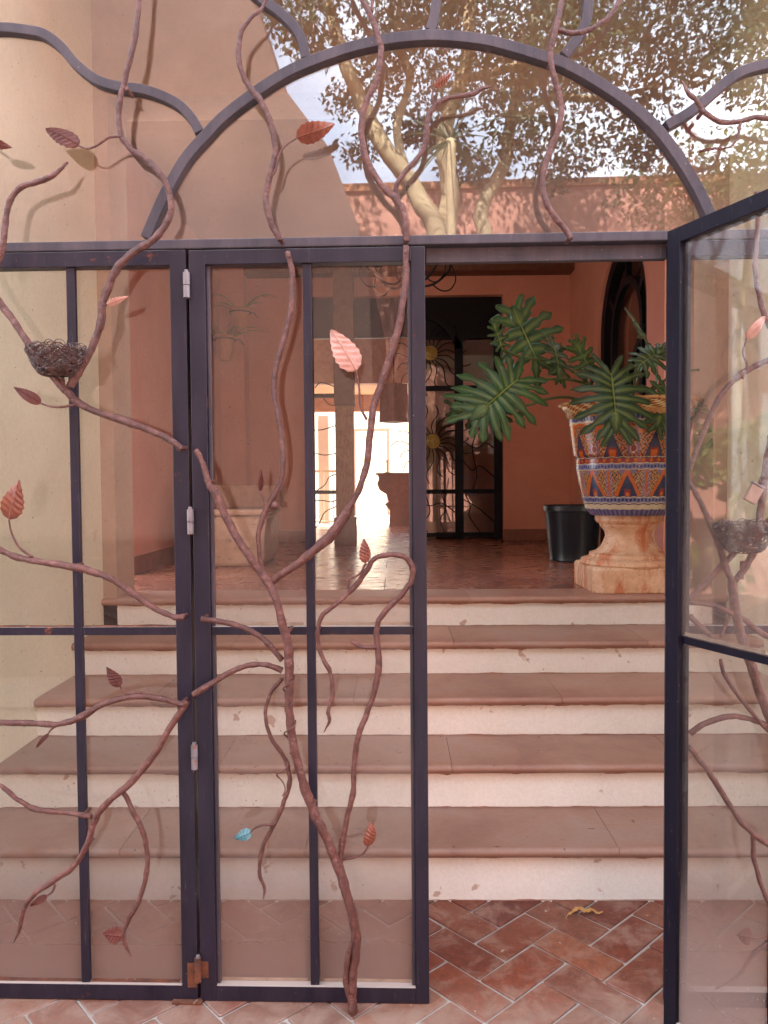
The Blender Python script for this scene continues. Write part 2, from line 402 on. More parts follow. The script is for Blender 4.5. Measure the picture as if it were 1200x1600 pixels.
# ground of the courtyard: one sheet, tiles laid on it
ground = MB(); ground.v = [(-120, -120, -.0055), (120, -120, -.0055), (120, 120, -.0055), (-120, 120, -.0055)]; ground.f = [(0, 1, 2, 3)]
gd = ground.build('courtyard_ground', M['mortar']); tag(gd, kind='structure')
TW = .139; JT = .0035
tile_me = []
for k in range(6):
    t = MB(); L, W = 2*TW-JT*2, TW-JT*2
    r = random.Random(k)
    pts = []
    for (cx, cy, nx, ny) in ((0, 0, 1, 0), (L, 0, 0, 1), (L, W, -1, 0), (0, W, 0, -1)):
        for q in (1, 2):
            pts.append((cx + nx*q*.25*(L if nx else W) + r.uniform(-.0022, .0022), cy + ny*q*.25*(L if nx else W) + r.uniform(-.0022, .0022)))
        # the corner itself comes with a small chip
    n = len(pts)
    cpts = []
    for (cx, cy) in ((0, 0), (L, 0), (L, W), (0, W)):
        cpts.append((cx, cy))
    ring = []
    c = .005
    for (cx, cy, dx, dy) in ((c, 0, 0, 0), (L-c, 0, 0, 0), (L, c, 0, 0), (L, W-c, 0, 0), (L-c, W, 0, 0), (c, W, 0, 0), (0, W-c, 0, 0), (0, c, 0, 0)):
        ring.append((cx+r.uniform(-.002, .002), cy+r.uniform(-.002, .002)))
    cx_, cy_ = L/2, W/2
    low = [(x, y, -.012) for x, y in ring]; top = [(x, y, -.003) for x, y in ring]
    top2 = [(cx_+(x-cx_)*.975, cy_+(y-cy_)*.955, 0.0+r.uniform(-.0004, .0004)) for x, y in ring]
    t.v = low+top+top2
    for A in (0, 8):
        for i in range(8):
            j = (i+1) % 8; t.f.append((A+i, A+j, A+8+j, A+8+i))
    t.f.append(tuple(range(16, 24)))
    me = bpy.data.meshes.new('brick_tile'); me.from_pydata(t.v, [], t.f); me.materials.append(M['clay_tile']); tile_me.append(me)
c45 = Vector((math.cos(math.radians(43.5)), math.sin(math.radians(43.5)), 0)); s45 = Vector((-c45.y, c45.x, 0))
anc = at_z(803, 1564, 0)
cnt = 0
for i in range(-26, 27):
    for j in range(-26, 27):
        mm = (i-j) % 4
        if mm not in (0, 3): continue
        p = anc + c45*(i*TW) + s45*(j*TW)
        ce = p + (c45*TW + s45*TW*.5 if mm == 0 else c45*TW*.5 + s45*TW)
        if not (-1.68 < ce.x < 1.95 and 1.45 < ce.y < D[0]+.16): continue
        o = bpy.data.objects.new('brick_tile', random.choice(tile_me)); col.objects.link(o); o.parent = gd
        dz = random.uniform(-.0015, .0015)
        if mm == 0: o.location = (*(p + c45*JT + s45*JT).xy, dz); o.rotation_euler = (0, 0, math.radians(43.5+random.uniform(-.4, .4)))
        else: o.location = (*(p + c45*(TW-JT) + s45*JT).xy, dz); o.rotation_euler = (0, 0, math.radians(133.5+random.uniform(-.4, .4)))
        o.rotation_euler.x = random.uniform(-.004, .004)
        cnt += 1
# stairs: painted risers, stone treads in slabs with a rounded front
st = empty('stairs', (0, D[0], 0), kind='structure')
so = (0, D[0], 0)
for k in range(5):
    zb = 0 if k == 0 else Z[k-1]
    MB().box(XL if k < 4 else XL, XR, D[k], D[k]+.10, zb-.01, Z[k]-NOS).build('riser', M['riser_paint'], st, so)
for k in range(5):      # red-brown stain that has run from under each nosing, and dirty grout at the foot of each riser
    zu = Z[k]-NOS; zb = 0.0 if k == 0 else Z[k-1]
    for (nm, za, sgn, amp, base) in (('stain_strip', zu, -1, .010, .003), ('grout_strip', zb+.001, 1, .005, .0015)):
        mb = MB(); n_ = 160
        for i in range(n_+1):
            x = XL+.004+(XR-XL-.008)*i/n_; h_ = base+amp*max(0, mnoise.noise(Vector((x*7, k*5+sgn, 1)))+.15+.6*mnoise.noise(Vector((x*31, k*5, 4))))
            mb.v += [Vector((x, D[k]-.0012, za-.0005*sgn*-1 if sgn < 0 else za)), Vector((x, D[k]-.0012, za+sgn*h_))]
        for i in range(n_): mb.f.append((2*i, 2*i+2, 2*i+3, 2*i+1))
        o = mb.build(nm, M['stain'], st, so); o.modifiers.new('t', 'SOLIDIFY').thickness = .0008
def slab(x0, x1, y0, y1, z, n=NOS):
    """stone slab with a half-round nosing at y0"""
    r = n/2; prof = [(y1, z-n), (y0+r, z-n)]
    for a in range(1, 8):
        th = -PI/2 - PI*a/8; prof.append((y0+r+r*1.25*math.cos(th), z-r+r*math.sin(th)))
    prof += [(y0+r+.012, z-.0005), (y0+r+.05, z), (y1, z)]
    mb = MB(); m = len(prof); K = 7
    xs = [x0+(x1-x0)*i/(K-1) for i in range(K)]
    for i, x in enumerate(xs):
        for (y, zz) in prof:
            e = .0065*mnoise.noise(Vector((x*4, z*9, 3))) if y < y1-.01 else 0
            e2 = .0025*mnoise.noise(Vector((x*6, z*5, 8)))
            mb.v.append(Vector((x, y+e, zz+(e2 if y < y0+.03 else 0))))
    for i in range(K-1):
        for j in range(m):
            j2 = (j+1) % m
            mb.f.append((i*m+j, i*m+j2, (i+1)*m+j2, (i+1)*m+j))
    mb.f.append(tuple(range(m))); mb.f.append(tuple(range((K-1)*m, K*m))[::-1])
    return mb
cuts = [[.83, -.35, -1.05], [.23, 1.2, -.75], [.77, -.2, -1.15], [.30, 1.30, -.85], [.42, -.5, 1.02, -1.2]]
for k in range(5):
    xs = sorted([XL, XR if k < 4 else XR]+cuts[k])
    y1 = D[k+1] if k < 4 else D[4]+.30
    for a, b_ in zip(xs[:-1], xs[1:]):
        o = slab(a+.001, b_-.001, D[k]-OVR, y1, Z[k]).build('tread_slab', M['tread_stone'], st, so, smooth='auto')
        o.rotation_euler = (0, 0, 0)
# fill under the treads
MB().box(XL, XR, D[0]+.12, D[4]+.3, -.01, .02).build('stair_core', M['mortar'], st, so)

# hall floor: base and tiles
hf = MB().box(-7, 7, D[4]+.3, 9.1, ZL-.2, ZL-.010).box(-2.6, 2.8, 9.1, 12.2, ZL-.2, ZL-.008).build('hall_floor', M['mortar']); tag(hf, kind='structure')
TS = .62; y = D[4]+.302; row = 0
MB().box(-2.6, .34, 9.102, 12.2, ZL-.0095, ZL).build('corridor_slab', M['hall_floor'], hf)
ftile = None
while y < YB+.3:
    x = HL - (TS/2 if row % 2 else 0)
    while x < HR:
        x0, x1 = max(x, HL), min(x+TS, HR)
        if x1-x0 > .02:
            MB().box(x0+.0015, x1-.0015, y+.0015, min(y+TS, YB+.3)-.0015, ZL-.008, ZL+random.uniform(-.0006, .0006)).build('floor_tile', M['hall_floor'], hf, bevel=.0015)
        x += TS
    y += TS; row += 1

# ------------------------------------------------------------------ walls
def wall(name, mat, label, boxes, extra=None, cat='wall'):
    mb = MB()
    for b_ in boxes: mb.box(*b_)
    if extra: extra(mb)
    o = mb.build(name, M[mat]); tag(o, label, cat); return o
def skirt(parent, x0, x1, y0, y1, z=ZL, h=.13, mat='skirting'):
    MB().box(x0, x1, y0, y1, z, z+h).build('skirting_tile', M[mat], parent, bevel=.004)
GY = GO.y
stair_left = wall('stair_wall', 'cream_plaster', 'cream plastered wall along the left ends of the stair treads', [(XL-.35, XL, GY+.06, Y1, -.02, 5.9)])
stair_right = wall('stair_wall', 'cream_plaster', 'cream plastered wall seen through the glass of the open gate leaf', [(XR, XR+.35, GY+.06, Y1, -.02, 5.9)])
LZ = at_y(360, 148, Y1).z
lint = wall('hall_opening_wall', 'pale_pink_plaster', 'pale pink plaster frame of the wide opening between stairs and hall',
            [(XL-.35, JL, Y1, Y2, ZL-.3, LZ), (JR, XR+.35, Y1, Y2, ZL-.3, LZ), (XL-.35, XR+.35, Y1, Y2, LZ, 7.0)])  # extra height added out of view to keep direct sun off the stairs
hl = wall('hall_wall', 'terracotta_plaster', 'terracotta plaster wall on the left side of the hall with wall pots', [(HL-.3, HL, 5.56, YB, ZL-.3, CEIL), (HL-.3, HL, Y2, 5.56, 3.75, CEIL)])  # out-of-sight opening at the near end, added for side light in the hall
y = 5.56
while y < YB-.02:
    skirt(hl, HL, HL+.018, y+.001, min(y+.4, YB)-.001); y += .4
# right wall with an arched doorway
AY0, AY1, AZS, AX = 6.15, 7.62, 2.98, HR
def arch_fill(mb, x0, x1, y0, y1, zs, ztop, n=20):
    r = (y1-y0)/2; cyy = (y0+y1)/2
    for i in range(n):
        a0, a1 = PI*i/n, PI*(i+1)/n
        ya, yb = cyy+r*math.cos(a0), cyy+r*math.cos(a1); za, zb = zs+r*math.sin(a0), zs+r*math.sin(a1)
        k = len(mb.v)
        mb.v += [Vector(p) for p in ((x0, ya, za), (x0, yb, zb), (x0, yb, ztop), (x0, ya, ztop), (x1, ya, za), (x1, yb, zb), (x1, yb, ztop), (x1, ya, ztop))]
        mb.f += [(k, k+1, k+2, k+3), (k+7, k+6, k+5, k+4), (k, k+4, k+5, k+1), (k+3, k+2, k+6, k+7)]
hr = wall('hall_wall', 'terracotta_plaster', 'terracotta wall right of the hall with a tall dark arched doorway',
          [(HR, HR+.3, 5.75, AY0, ZL-.3, CEIL), (HR, HR+.3, Y2, 5.75, 3.75, CEIL), (HR, HR+.3, AY1, YB, ZL-.3, CEIL)],  # hidden gap before the arch, added to let in more side light
          lambda mb: arch_fill(mb, HR, HR+.3, AY0, AY1, AZS, CEIL))
skirt(hr, HR-.018, HR, 5.75, AY0); skirt(hr, HR-.018, HR, AY1, YB)
OX0, OX1 = at_y(487, 600, YB).x, at_y(786, 600, YB).x
OZ = at_y(700, 461, YB).z
hb = wall('hall_wall', 'terracotta_plaster', 'terracotta back wall around the dark opening with sun grille',
          [(HL-.3, OX0, YB, YB+.3, ZL-.3, CEIL), (OX1, HR+.3, YB, YB+.3, ZL-.3, CEIL), (OX0, OX1, YB, YB+.3, OZ, CEIL)])
for a, b_ in ((HL+.02, OX0), (OX1, HR-.02)):
    x = a
    while x < b_-.01:
        skirt(hb, x+.001, min(x+.35, b_)-.001, YB-.018, YB); x += .35
ce = MB().box(XL-.4, XR+.4, GY+.31, 2.66, 4.5, 5.9).box(XL-.4, XR+.4, 3.46, Y1-.002, 4.5, 5.9).box(HL-.3, HR+.3, 5.14, YB+.3, CEIL, CEIL+.2).box(HL-.3, HR+.3, 5.14, 5.28, CEIL+.2, 5.3).build('ceiling', M['ceiling_plaster']); tag(ce, kind='structure')  # unseen roof slot and gap added for daylight, upstand added to stop sun
MB().box(HL, HR, YB-.22, YB-.001, CEIL-.10, CEIL-.002).build('beam', M['old_wood'], ce)

# facade round the gate (the arch is above the frame of the picture)
FX0, FX1 = XL, XR
def facade_arch(mb):
    n = 24; cx = (FX0+FX1)/2; rx = (FX1-FX0)/2; zs, rz = 3.15, .95
    for i in range(n):
        a0, a1 = PI*i/n, PI*(i+1)/n
        xa, xb = cx+rx*math.cos(a0), cx+rx*math.cos(a1); za, zb = zs+rz*math.sin(a0), zs+rz*math.sin(a1)
        k = len(mb.v); y0, y1 = GY-.02, GY+.30
        mb.v += [Vector(p) for p in ((xa, y0, za), (xb, y0, zb), (xb, y0, 6.0), (xa, y0, 6.0), (xa, y1, za), (xb, y1, zb), (xb, y1, 6.0), (xa, y1, 6.0))]
        mb.f += [(k, k+1, k+2, k+3), (k+7, k+6, k+5, k+4), (k, k+4, k+5, k+1), (k+3, k+2, k+6, k+7)]
wall('house_front', 'cream_plaster', 'cream house front around the arched iron screen', [(-9, FX0-.36, GY-.02, GY+.3, 0, 6.0), (FX1+.36, 9, GY-.02, GY+.3, 0, 6.0),
     (FX0-.36, FX0, GY-.02, GY+.055, 0, 6.0), (FX1, FX1+.36, GY-.02, GY+.055, 0, 6.0)], facade_arch)

# ------------------------------------------------------------------ corridor and bright patio at the back
CX0, CX1 = -1.6, .34
CE = 3.02
wall('corridor_wall', 'pale_pink_plaster', 'wall on the right of the bright corridor behind the opening', [(CX1, CX1+.15, YB+.32, 12.2, ZL-.3, 3.9)])
wall('corridor_wall', 'pale_pink_plaster', 'wall closing the left of the bright corridor behind the carved post', [(-3.2, -3.0, YB+.32, 12.2, ZL-.3, 3.9)])
dk = wall('side_room_wall', 'terracotta_plaster', 'shaded reddish wall behind the panes of the sun grille', [(CX1+.15, 2.4, 10.6, 10.8, ZL-.3, 3.9), (2.2, 2.4, YB+.3, 10.6, ZL-.3, 3.9)])
cc = MB().box(-3.2, 2.4, YB+.3, 10.9, 3.85, 3.98).build('corridor_ceiling', M['ceiling_board']); tag(cc, kind='structure')
for i in range(14):
    yy = 10.9+i*.14
    MB().box(-3.2, CX1+.15, yy+.003, yy+.137, CE+.05, CE+.09).build('board', M['ceiling_board'], cc)
MB().box(-3.2, CX1+.15, 10.75, 10.9, CE-.02, 3.98).build('beam', M['carved_wood'], cc)
MB().box(-3.2, CX1+.15, 12.7, 12.86, CE-.22, CE+.05).build('beam', M['carved_wood'], cc)
pf = MB().box(-6, 6, 12.2, 26, ZL-.25, ZL-.005).build('patio_paving', M['patio_paving']); tag(pf, kind='structure')
PY = 16.8
px0, px1 = at_y(556, 700, PY).x, at_y(604, 700, PY).x; pz = at_y(580, 674, PY).z
far = wall('patio_wall', 'white_plaster', 'sunlit white patio wall at the far end of the corridor', [(-6, px0, PY, PY+.2, ZL-.2, 3.6), (px1, 6, PY, PY+.2, ZL-.2, 3.6), (px0, px1, PY, PY+.2, pz, 3.6)])
fd = MB().box(px0-.06, px0, PY-.03, PY, ZL, pz+.06).box(px1, px1+.06, PY-.03, PY, ZL, pz+.06).box(px0, px1, PY-.03, PY, pz, pz+.06).build('door_frame', M['carved_wood'], far)
wall('garden_wall', 'white_plaster', 'pale wall glimpsed through the far doorway of the patio', [(-6, 6, 21, 21.2, ZL-.2, 3.2)])
# pale columns and white railing left of the carved post
for i, (a, b_, yy) in enumerate(((497, 513, 13.2),)):
    p = at_y(a, 700, yy); q = at_y(b_, 700, yy)
    o = MB().box(p.x, q.x, yy, yy+.2, ZL, CE-.24).build('patio_column', M['pale_pink_plaster'], origin=(p.x, yy, ZL)); tag(o, 'pale column at the patio edge behind the left grille', 'column')
rl = empty('white_railing', (-1.3, 12.6, ZL), label='white iron railing with thin uprights behind the carved post', cat='railing')
RX = at_y(529, 700, 12.6).x
for i in range(12):
    x = RX-.02-i*.075
    MB().tube([(x, 12.6, ZL), (x, 12.6, ZL+.86)], .009, 6).build('baluster', M['white_plaster'], rl, (-1.3, 12.6, ZL))
MB().box(RX-.9, RX, 12.585, 12.615, ZL+.86, ZL+.9).build('top_rail', M['white_plaster'], rl, (-1.3, 12.6, ZL))
MB().box(RX-.9, RX, 12.585, 12.615, ZL+.04, ZL+.07).build('bottom_rail', M['white_plaster'], rl, (-1.3, 12.6, ZL))

# carved post
YP = 8.35
p0, p1 = at_y(525, 700, YP).x, at_y(553, 700, YP).x
zt = at_y(539, 526, YP).z
cp = empty('carved_post', ((p0+p1)/2, YP, ZL), label='carved wooden post standing left of the bright corridor', cat='post')
po = cp.location
w = p1-p0
MB().box(p0-.02, p1+.02, YP-.13, YP+.11, ZL, ZL+.3).build('post_base', M['old_wood'], cp, po, bevel=.01)
MB().box(p0, p1, YP-.10, YP+.09, ZL+.3, zt-.75).build('shaft', M['carved_wood'], cp, po, bevel=.015)
MB().box(p0-.01, p1+.01, YP-.11, YP+.10, zt-.75, CEIL-.13).build('capital', M['old_wood'], cp, po, bevel=.01)
for i in range(5):
    x = p0+w*(.18+.16*i)
    pts = [(x+.014*math.sin(j*.9+i*1.3), YP-.104, ZL+.34+j*(zt-.79-ZL-.34)/26) for j in range(27)]
    MB().tube(pts, .009, 6).build('carving', M['carved_wood'], cp, po, smooth=True)
zp0 = at_y(700, 527, YB+.12).z
dp = MB().box(OX0, OX1, YB+.10, YB+.16, zp0, OZ-.001).build('head_panel', M['black_iron'], hb)  # flat black panel across the top of the opening

# sun grille: right part of the opening, plus the narrow left one
YG = YB+.05
def yg(px, py): return at_y(px, py, YG)
def barpx(mb, x0, x1, y0, y1, t=.015):
    a, b_ = yg(x0, y1), yg(x1, y0); mb.box(a.x, b_.x, YG-t, YG+t, a.z, b_.z)
def grille(label, x0, x1, uprights, horizontals, ybot, ytop, suns, waves, arch=None):
    o0 = Vector((yg((x0+x1)/2, 700).x, YG, ZL))
    r = empty('sun_grille' if suns else 'wavy_grille', o0, label=label, cat='iron grille')
    fz = yg(x0, ytop).z
    for (a, b_) in uprights:
        A, B = yg(a, 700), yg(b_, 700)
        MB().box(A.x, B.x, YG-.02, YG+.02, ZL+.01, fz-.01).build('upright', M['black_iron'], r, o0)
    for (a, b_) in horizontals:
        A, B = yg(x0, b_), yg(x1, a)
        MB().box(A.x, B.x, YG-.017, YG+.017, A.z, B.z).build('crossbar', M['black_iron'], r, o0)
    for sx, sy in suns:
        c = yg(sx, sy)
        d = MB(); d.lathe([(0.001, 0), (.06, .0), (.078, .008), (.085, .016), (.078, .022), (0.05, .02), (.04, .034), (.001, .04)], (0, 0, 0), 24)
        d.v = [Vector((c.x+v.x, YG-.03-v.z, c.z+v.y)) for v in d.v]
        d.build('sun_disc', M['gold_disc'], r, o0, smooth=True)
        for k in range(18):
            th = 2*PI*k/18+.1; L = .40 if k % 2 else .34
            pts = []
            for j in range(13):
                t = j/12; rr = .08+t*L; a = th+.16*math.sin(t*2*PI)*(1-.3*t)
                pts.append((c.x+rr*math.cos(a), YG-.012, c.z+rr*math.sin(a)))
            MB().tube(pts, .0055, 5).build('ray', M['black_iron'], r, o0, smooth=True)
    for wv in waves:
        pts = catmull([yg(a, b_) for a, b_ in wv], 5)
        MB().tube(pts, .0065, 5).build('wavy_bar', M['black_iron'], r, o0, smooth=True)
    if arch:
        pts = catmull([yg(a, b_) for a, b_ in arch], 5)
        MB().strap(pts, .07, YG-.02, YG+.02).build('arch_bar', M['black_iron'], r, o0)
    return r
sg = grille('black iron sun grille with wavy rays and golden discs behind the big plant', 640, 784,
            [(711, 724), (772, 784), (640, 650)], [(602, 611), (764, 772), (832, 839), (524, 531)], 838, 525,
            [(672, 553), (676, 690)],
            [[(724, 640), (740, 655), (755, 650), (772, 665)], [(724, 720), (738, 735), (750, 728), (772, 745)], [(724, 690), (745, 700), (760, 692), (772, 700)],
             [(727, 772), (735, 790), (733, 805), (742, 820), (752, 834)], [(724, 780), (745, 792), (755, 800), (772, 815)], [(650, 772), (668, 790), (690, 786), (711, 800)],
             [(665, 772), (672, 800), (662, 815), (668, 832)], [(690, 772), (697, 795), (688, 812), (695, 832)], [(740, 611), (735, 640), (745, 670), (738, 700), (745, 740), (740, 764)]],
            arch=[(650, 492), (672, 495), (692, 506), (708, 524), (717, 545)])
c0, c1 = yg(650, 832), yg(772, 531)
MB().box(c0.x, c1.x, YG+.022, YG+.028, c0.z, c1.z).build('pane', M['back_glass'], sg, Vector((yg(712, 700).x, YG, ZL)))
grille('narrow black grille with wavy bars left of the carved post', 488, 528, [(488, 492)], [(615, 622), (766, 772)], 838, 525, [],
       [[(492, 606), (500, 598), (512, 600), (527, 606)], [(505, 622), (515, 632), (527, 634)], [(492, 672), (505, 671), (527, 664)], [(492, 708), (508, 711), (527, 708)],
        [(492, 768), (507, 758), (515, 745), (528, 740)], [(492, 782), (505, 782), (518, 784), (528, 780)], [(492, 827), (500, 815), (508, 800), (528, 790)]])

# cabinet and hanging shade, dark against the light
yc = 12.0
a, b_ = at_y(590, 742, yc), at_y(640, 742, yc)
cb = empty('cabinet', (a.x, yc, ZL), label='dark carved cabinet in silhouette at the right of the bright corridor', cat='cabinet'); co = cb.location
X1 = CX1-.005
prof = [(a.x, a.z), (a.x+.02, a.z-.06), (a.x-.01, a.z-.14), (a.x+.03, a.z-.24), (a.x+.13, a.z-.30), (a.x+.17, a.z-.42), (a.x+.11, a.z-.46), (a.x+.19, a.z-.56), (a.x+.17, ZL), (X1, ZL), (X1, a.z)]
MB().plate(prof, yc, yc+.42).build('cabinet_body', M['old_wood'], cb, co)
MB().box(a.x-.03, X1, yc-.03, yc+.45, a.z+.001, a.z+.03).build('cabinet_top', M['old_wood'], cb, co)
MB().lathe([(.07, 0), (.02, .02), (.015, .16), (.03, .2)], (a.x+.15, yc+.15, a.z+.032), 16).build('lamp_foot', M['white_plaster'], None, (a.x+.15, yc+.15, a.z+.03), smooth=True)
lo = bpy.data.objects['lamp_foot']; lo.name = 'table_lamp'; tag(lo, 'small white lamp standing on the dark cabinet', 'lamp')
yc = 10.2
a, b_ = at_y(597, 660, yc), at_y(634, 600, yc)
hs = empty('hanging_shade', ((a.x+b_.x)/2, yc, a.z), label='dark square hanging lamp shade near the ceiling of the bright corridor', cat='lamp'); ho = hs.location
MB().lathe([(.001, .0), ((b_.x-a.x)*.62, .0), ((b_.x-a.x)*.56, b_.z-a.z), (.02, b_.z-a.z+.01)], (ho.x, yc, a.z), 4).build('shade', M['old_wood'], hs, ho)
MB().tube([(ho.x, yc, b_.z), (ho.x, yc, 3.85)], .008, 6).build('chain', M['black_iron'], hs, ho)

# arched iron door in the right wall
ad = empty('arched_door', (AX+.1, (AY0+AY1)/2, ZL), label='tall dark iron arched door in the right hall wall', cat='door'); ao = ad.location
def arcyz(r, zs, x, n=18, cy_=(AY0+AY1)/2): return [Vector((x, cy_+r*math.cos(PI*i/n), zs+r*math.sin(PI*i/n))) for i in range(n+1)]
R0 = (AY1-AY0)/2
def yz_strap(pts, w, x0, x1):
    mb = MB(); mb.strap([(p.y, 0, p.z) for p in pts], w, x0, x1); mb.v = [Vector((v.y, v.x, v.z)) for v in mb.v]; return mb
pts = [Vector((0, AY1-.06, ZL+.01))]+[Vector((0, p.y, p.z)) for p in arcyz(R0-.06, AZS, 0)][::-1][::-1]
fr = [Vector((0, AY1-.06, ZL+.01))]+arcyz(R0-.06, AZS, 0)+[Vector((0, AY0+.06, ZL+.01))]
yz_strap(fr, .115, AX+.03, AX+.12).build('door_frame', M['black_iron'], ad, ao)
fr = [Vector((0, AY1-.30, ZL+.01))]+arcyz(R0-.30, AZS-.05, 0)+[Vector((0, AY0+.30, ZL+.01))]
yz_strap(fr, .07, AX+.05, AX+.10).build('inner_arch', M['black_iron'], ad, ao)
cyy = (AY0+AY1)/2
for ang in (35, 90, 145):
    q0 = Vector((0, cyy+.44*math.cos(math.radians(ang)), AZS-.05+.44*math.sin(math.radians(ang)))); q1 = Vector((0, cyy+.70*math.cos(math.radians(ang)), AZS+.70*math.sin(math.radians(ang))))
    yz_strap([q0, q1], .06, AX+.052, AX+.098).build('arch_spoke', M['black_iron'], ad, ao)
yz_strap([Vector((0, AY1-.35, AZS-.75)), Vector((0, AY0+.25, AZS-.1))], .07, AX+.055, AX+.095).build('diagonal_bar', M['black_iron'], ad, ao)
for zz in (ZL+.5, ZL+1.3, AZS-.75):
    MB().box(AX+.052, AX+.098, AY0+.1, AY1-.1, zz, zz+.05).build('crossbar', M['black_iron'], ad, ao)
poly = [(p.y, p.z) for p in fr]
pn = MB().plate([(AY1-.08, ZL+.02)]+[(p.y, p.z) for p in arcyz(R0-.08, AZS, 0)]+[(AY0+.08, ZL+.02)], AX+.105, AX+.111)
pn.v = [Vector((v.y, v.x, v.z)) for v in pn.v]; pn.build('door_pane', M['back_glass'], ad, ao)
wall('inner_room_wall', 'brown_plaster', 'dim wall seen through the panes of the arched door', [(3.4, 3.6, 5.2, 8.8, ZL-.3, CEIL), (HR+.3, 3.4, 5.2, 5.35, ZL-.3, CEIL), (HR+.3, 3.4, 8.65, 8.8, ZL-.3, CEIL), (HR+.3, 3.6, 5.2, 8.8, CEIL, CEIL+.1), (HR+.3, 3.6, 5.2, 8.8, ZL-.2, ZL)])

# ------------------------------------------------------------------ the iron screen and its two gate leaves
SLATE, DUSTY_GLINT, DARK, BARK = M['slate_iron'], M['dusty_glint_iron'], M['dark_iron'], M['bark_iron']
def uz(px, py): q = g(px, py, 0); return q.x, q.z
scr = empty('iron_screen', GO, -GA, label='fixed arched iron and glass screen with branch-like ironwork around the gate', cat='iron screen')
def member(name, mat, parent, u0, u1, v0, v1, z0, z1, off=(0, 0), bev=.0018):
    return MB().box(u0-off[0], u1-off[0], v0-off[1], v1-off[1], z0, z1).build(name, mat, parent, bevel=bev)
# levels
zr_top = uz(460, 387)[1]            # underside of the transom / top of leaves
zr_top_in = uz(460, 411)[1]
ztr = uz(600, 368)[1]
zbot0, zbot1 = uz(480, 1566)[1], uz(480, 1542)[1]
zmid0, zmid1 = uz(400, 993)[1], uz(400, 980)[1]
# left panel, stile, mullion
u_ls0, u_ls1 = (uz(265, 415)[0]+uz(283.5, 1500)[0])/2, (uz(287.5, 415)[0]+uz(311, 1530)[0])/2
u_lm0, u_lm1 = (uz(99, 423)[0]+uz(127, 1528)[0])/2, (uz(113, 423)[0]+uz(140, 1528)[0])/2
u_c0, u_c1 = (uz(293, 405)[0]+uz(315, 1530)[0])/2, (uz(315, 412)[0]+uz(343, 1530)[0])/2
u_m0, u_m1 = (uz(471, 417)[0]+uz(485.5, 1530)[0])/2, (uz(485.7, 417)[0]+uz(498.5, 1530)[0])/2
u_r0, u_r1 = (uz(642, 405)[0]+uz(650, 1540)[0])/2, (uz(663, 400)[0]+uz(672, 1565)[0])/2
U_END = (XL-GO.x)+.03
u_h = uz(1047, 700)[0]              # right end of the gateway
u_p1 = uz(1086, 700)[0]
U_END2 = (XR-GO.x)-.03
FD = .042                          # depth of the tubes
# fixed frame pieces
member('transom_bar', DUSTY_GLINT, scr, U_END, U_END2, 0, FD, zr_top+.003, ztr, bev=.003)
member('door_stop', DUSTY_GLINT, scr, u_r1+.004, u_h-.002, FD-.012, FD+.012, uz(850, 403)[1], zr_top+.002)
for (a, b_, m0, m1) in ((U_END, u_ls1, (u_lm0, u_lm1), None), (u_h, U_END2, (u_h+(u_ls1-u_lm1), u_h+(u_ls1-u_lm0)), None)):
    left = a == U_END
    s0, s1 = (u_ls0, u_ls1) if left else (u_h, u_h+(u_ls1-u_ls0))
    member('stile', SLATE, scr, s0, s1, 0, FD, zbot0, zr_top)
    member('end_stile', SLATE, scr, *((U_END, U_END+.045) if left else (U_END2-.045, U_END2)), 0, FD, zbot0, zr_top)
    i0, i1 = (U_END+.045, s0) if left else (s1, U_END2-.045)
    member('top_rail', SLATE, scr, i0, i1, 0, FD, zr_top_in, zr_top)
    member('bottom_rail', SLATE, scr, i0, i1, 0, FD, zbot0, zbot1)
    member('mullion', SLATE, scr, m0[0], m0[1], .008, .024, zbot1, zr_top_in)
    member('middle_bar', SLATE, scr, i0, m0[0], .009, .024, zmid0, zmid1)
    member('middle_bar', SLATE, scr, m0[1], i1, .009, .024, zmid0, zmid1)
    for (z0, z1) in ((zbot1, zmid0), (zmid1, zr_top_in)):
        for (q0, q1) in ((i0, m0[0]), (m0[1], i1)):
            o = MB().box(q0-.003, q1+.003, .027, .031, 0-.003, z1-z0+.003).build('pane', M['panel_glass'] if z0 < .5 else M['panel_top_glass'], scr); o.location = (0, 0, z0)
# rust seams where water stands on the left panel's bars
for (q0, q1, zz) in ((U_END+.05, u_lm0-.003, zmid1), (u_lm1+.003, u_ls0-.002, zmid1), (U_END+.05, u_lm0-.003, zbot1), (u_lm1+.003, u_ls0-.002, zbot1)):
    k = 40; mb = MB()
    for i in range(k):
        a_, b__ = q0+(q1-q0)*i/k, q0+(q1-q0)*(i+1)/k
        hh = .0012+.004*max(0, mnoise.noise(Vector((a_*9, zz*7, 3)))+.35)
        mb.box(a_, b__-.0001, .012, .0262, zz, zz+hh)
    mb.build('rust_seam', M['rusty_iron'], scr)
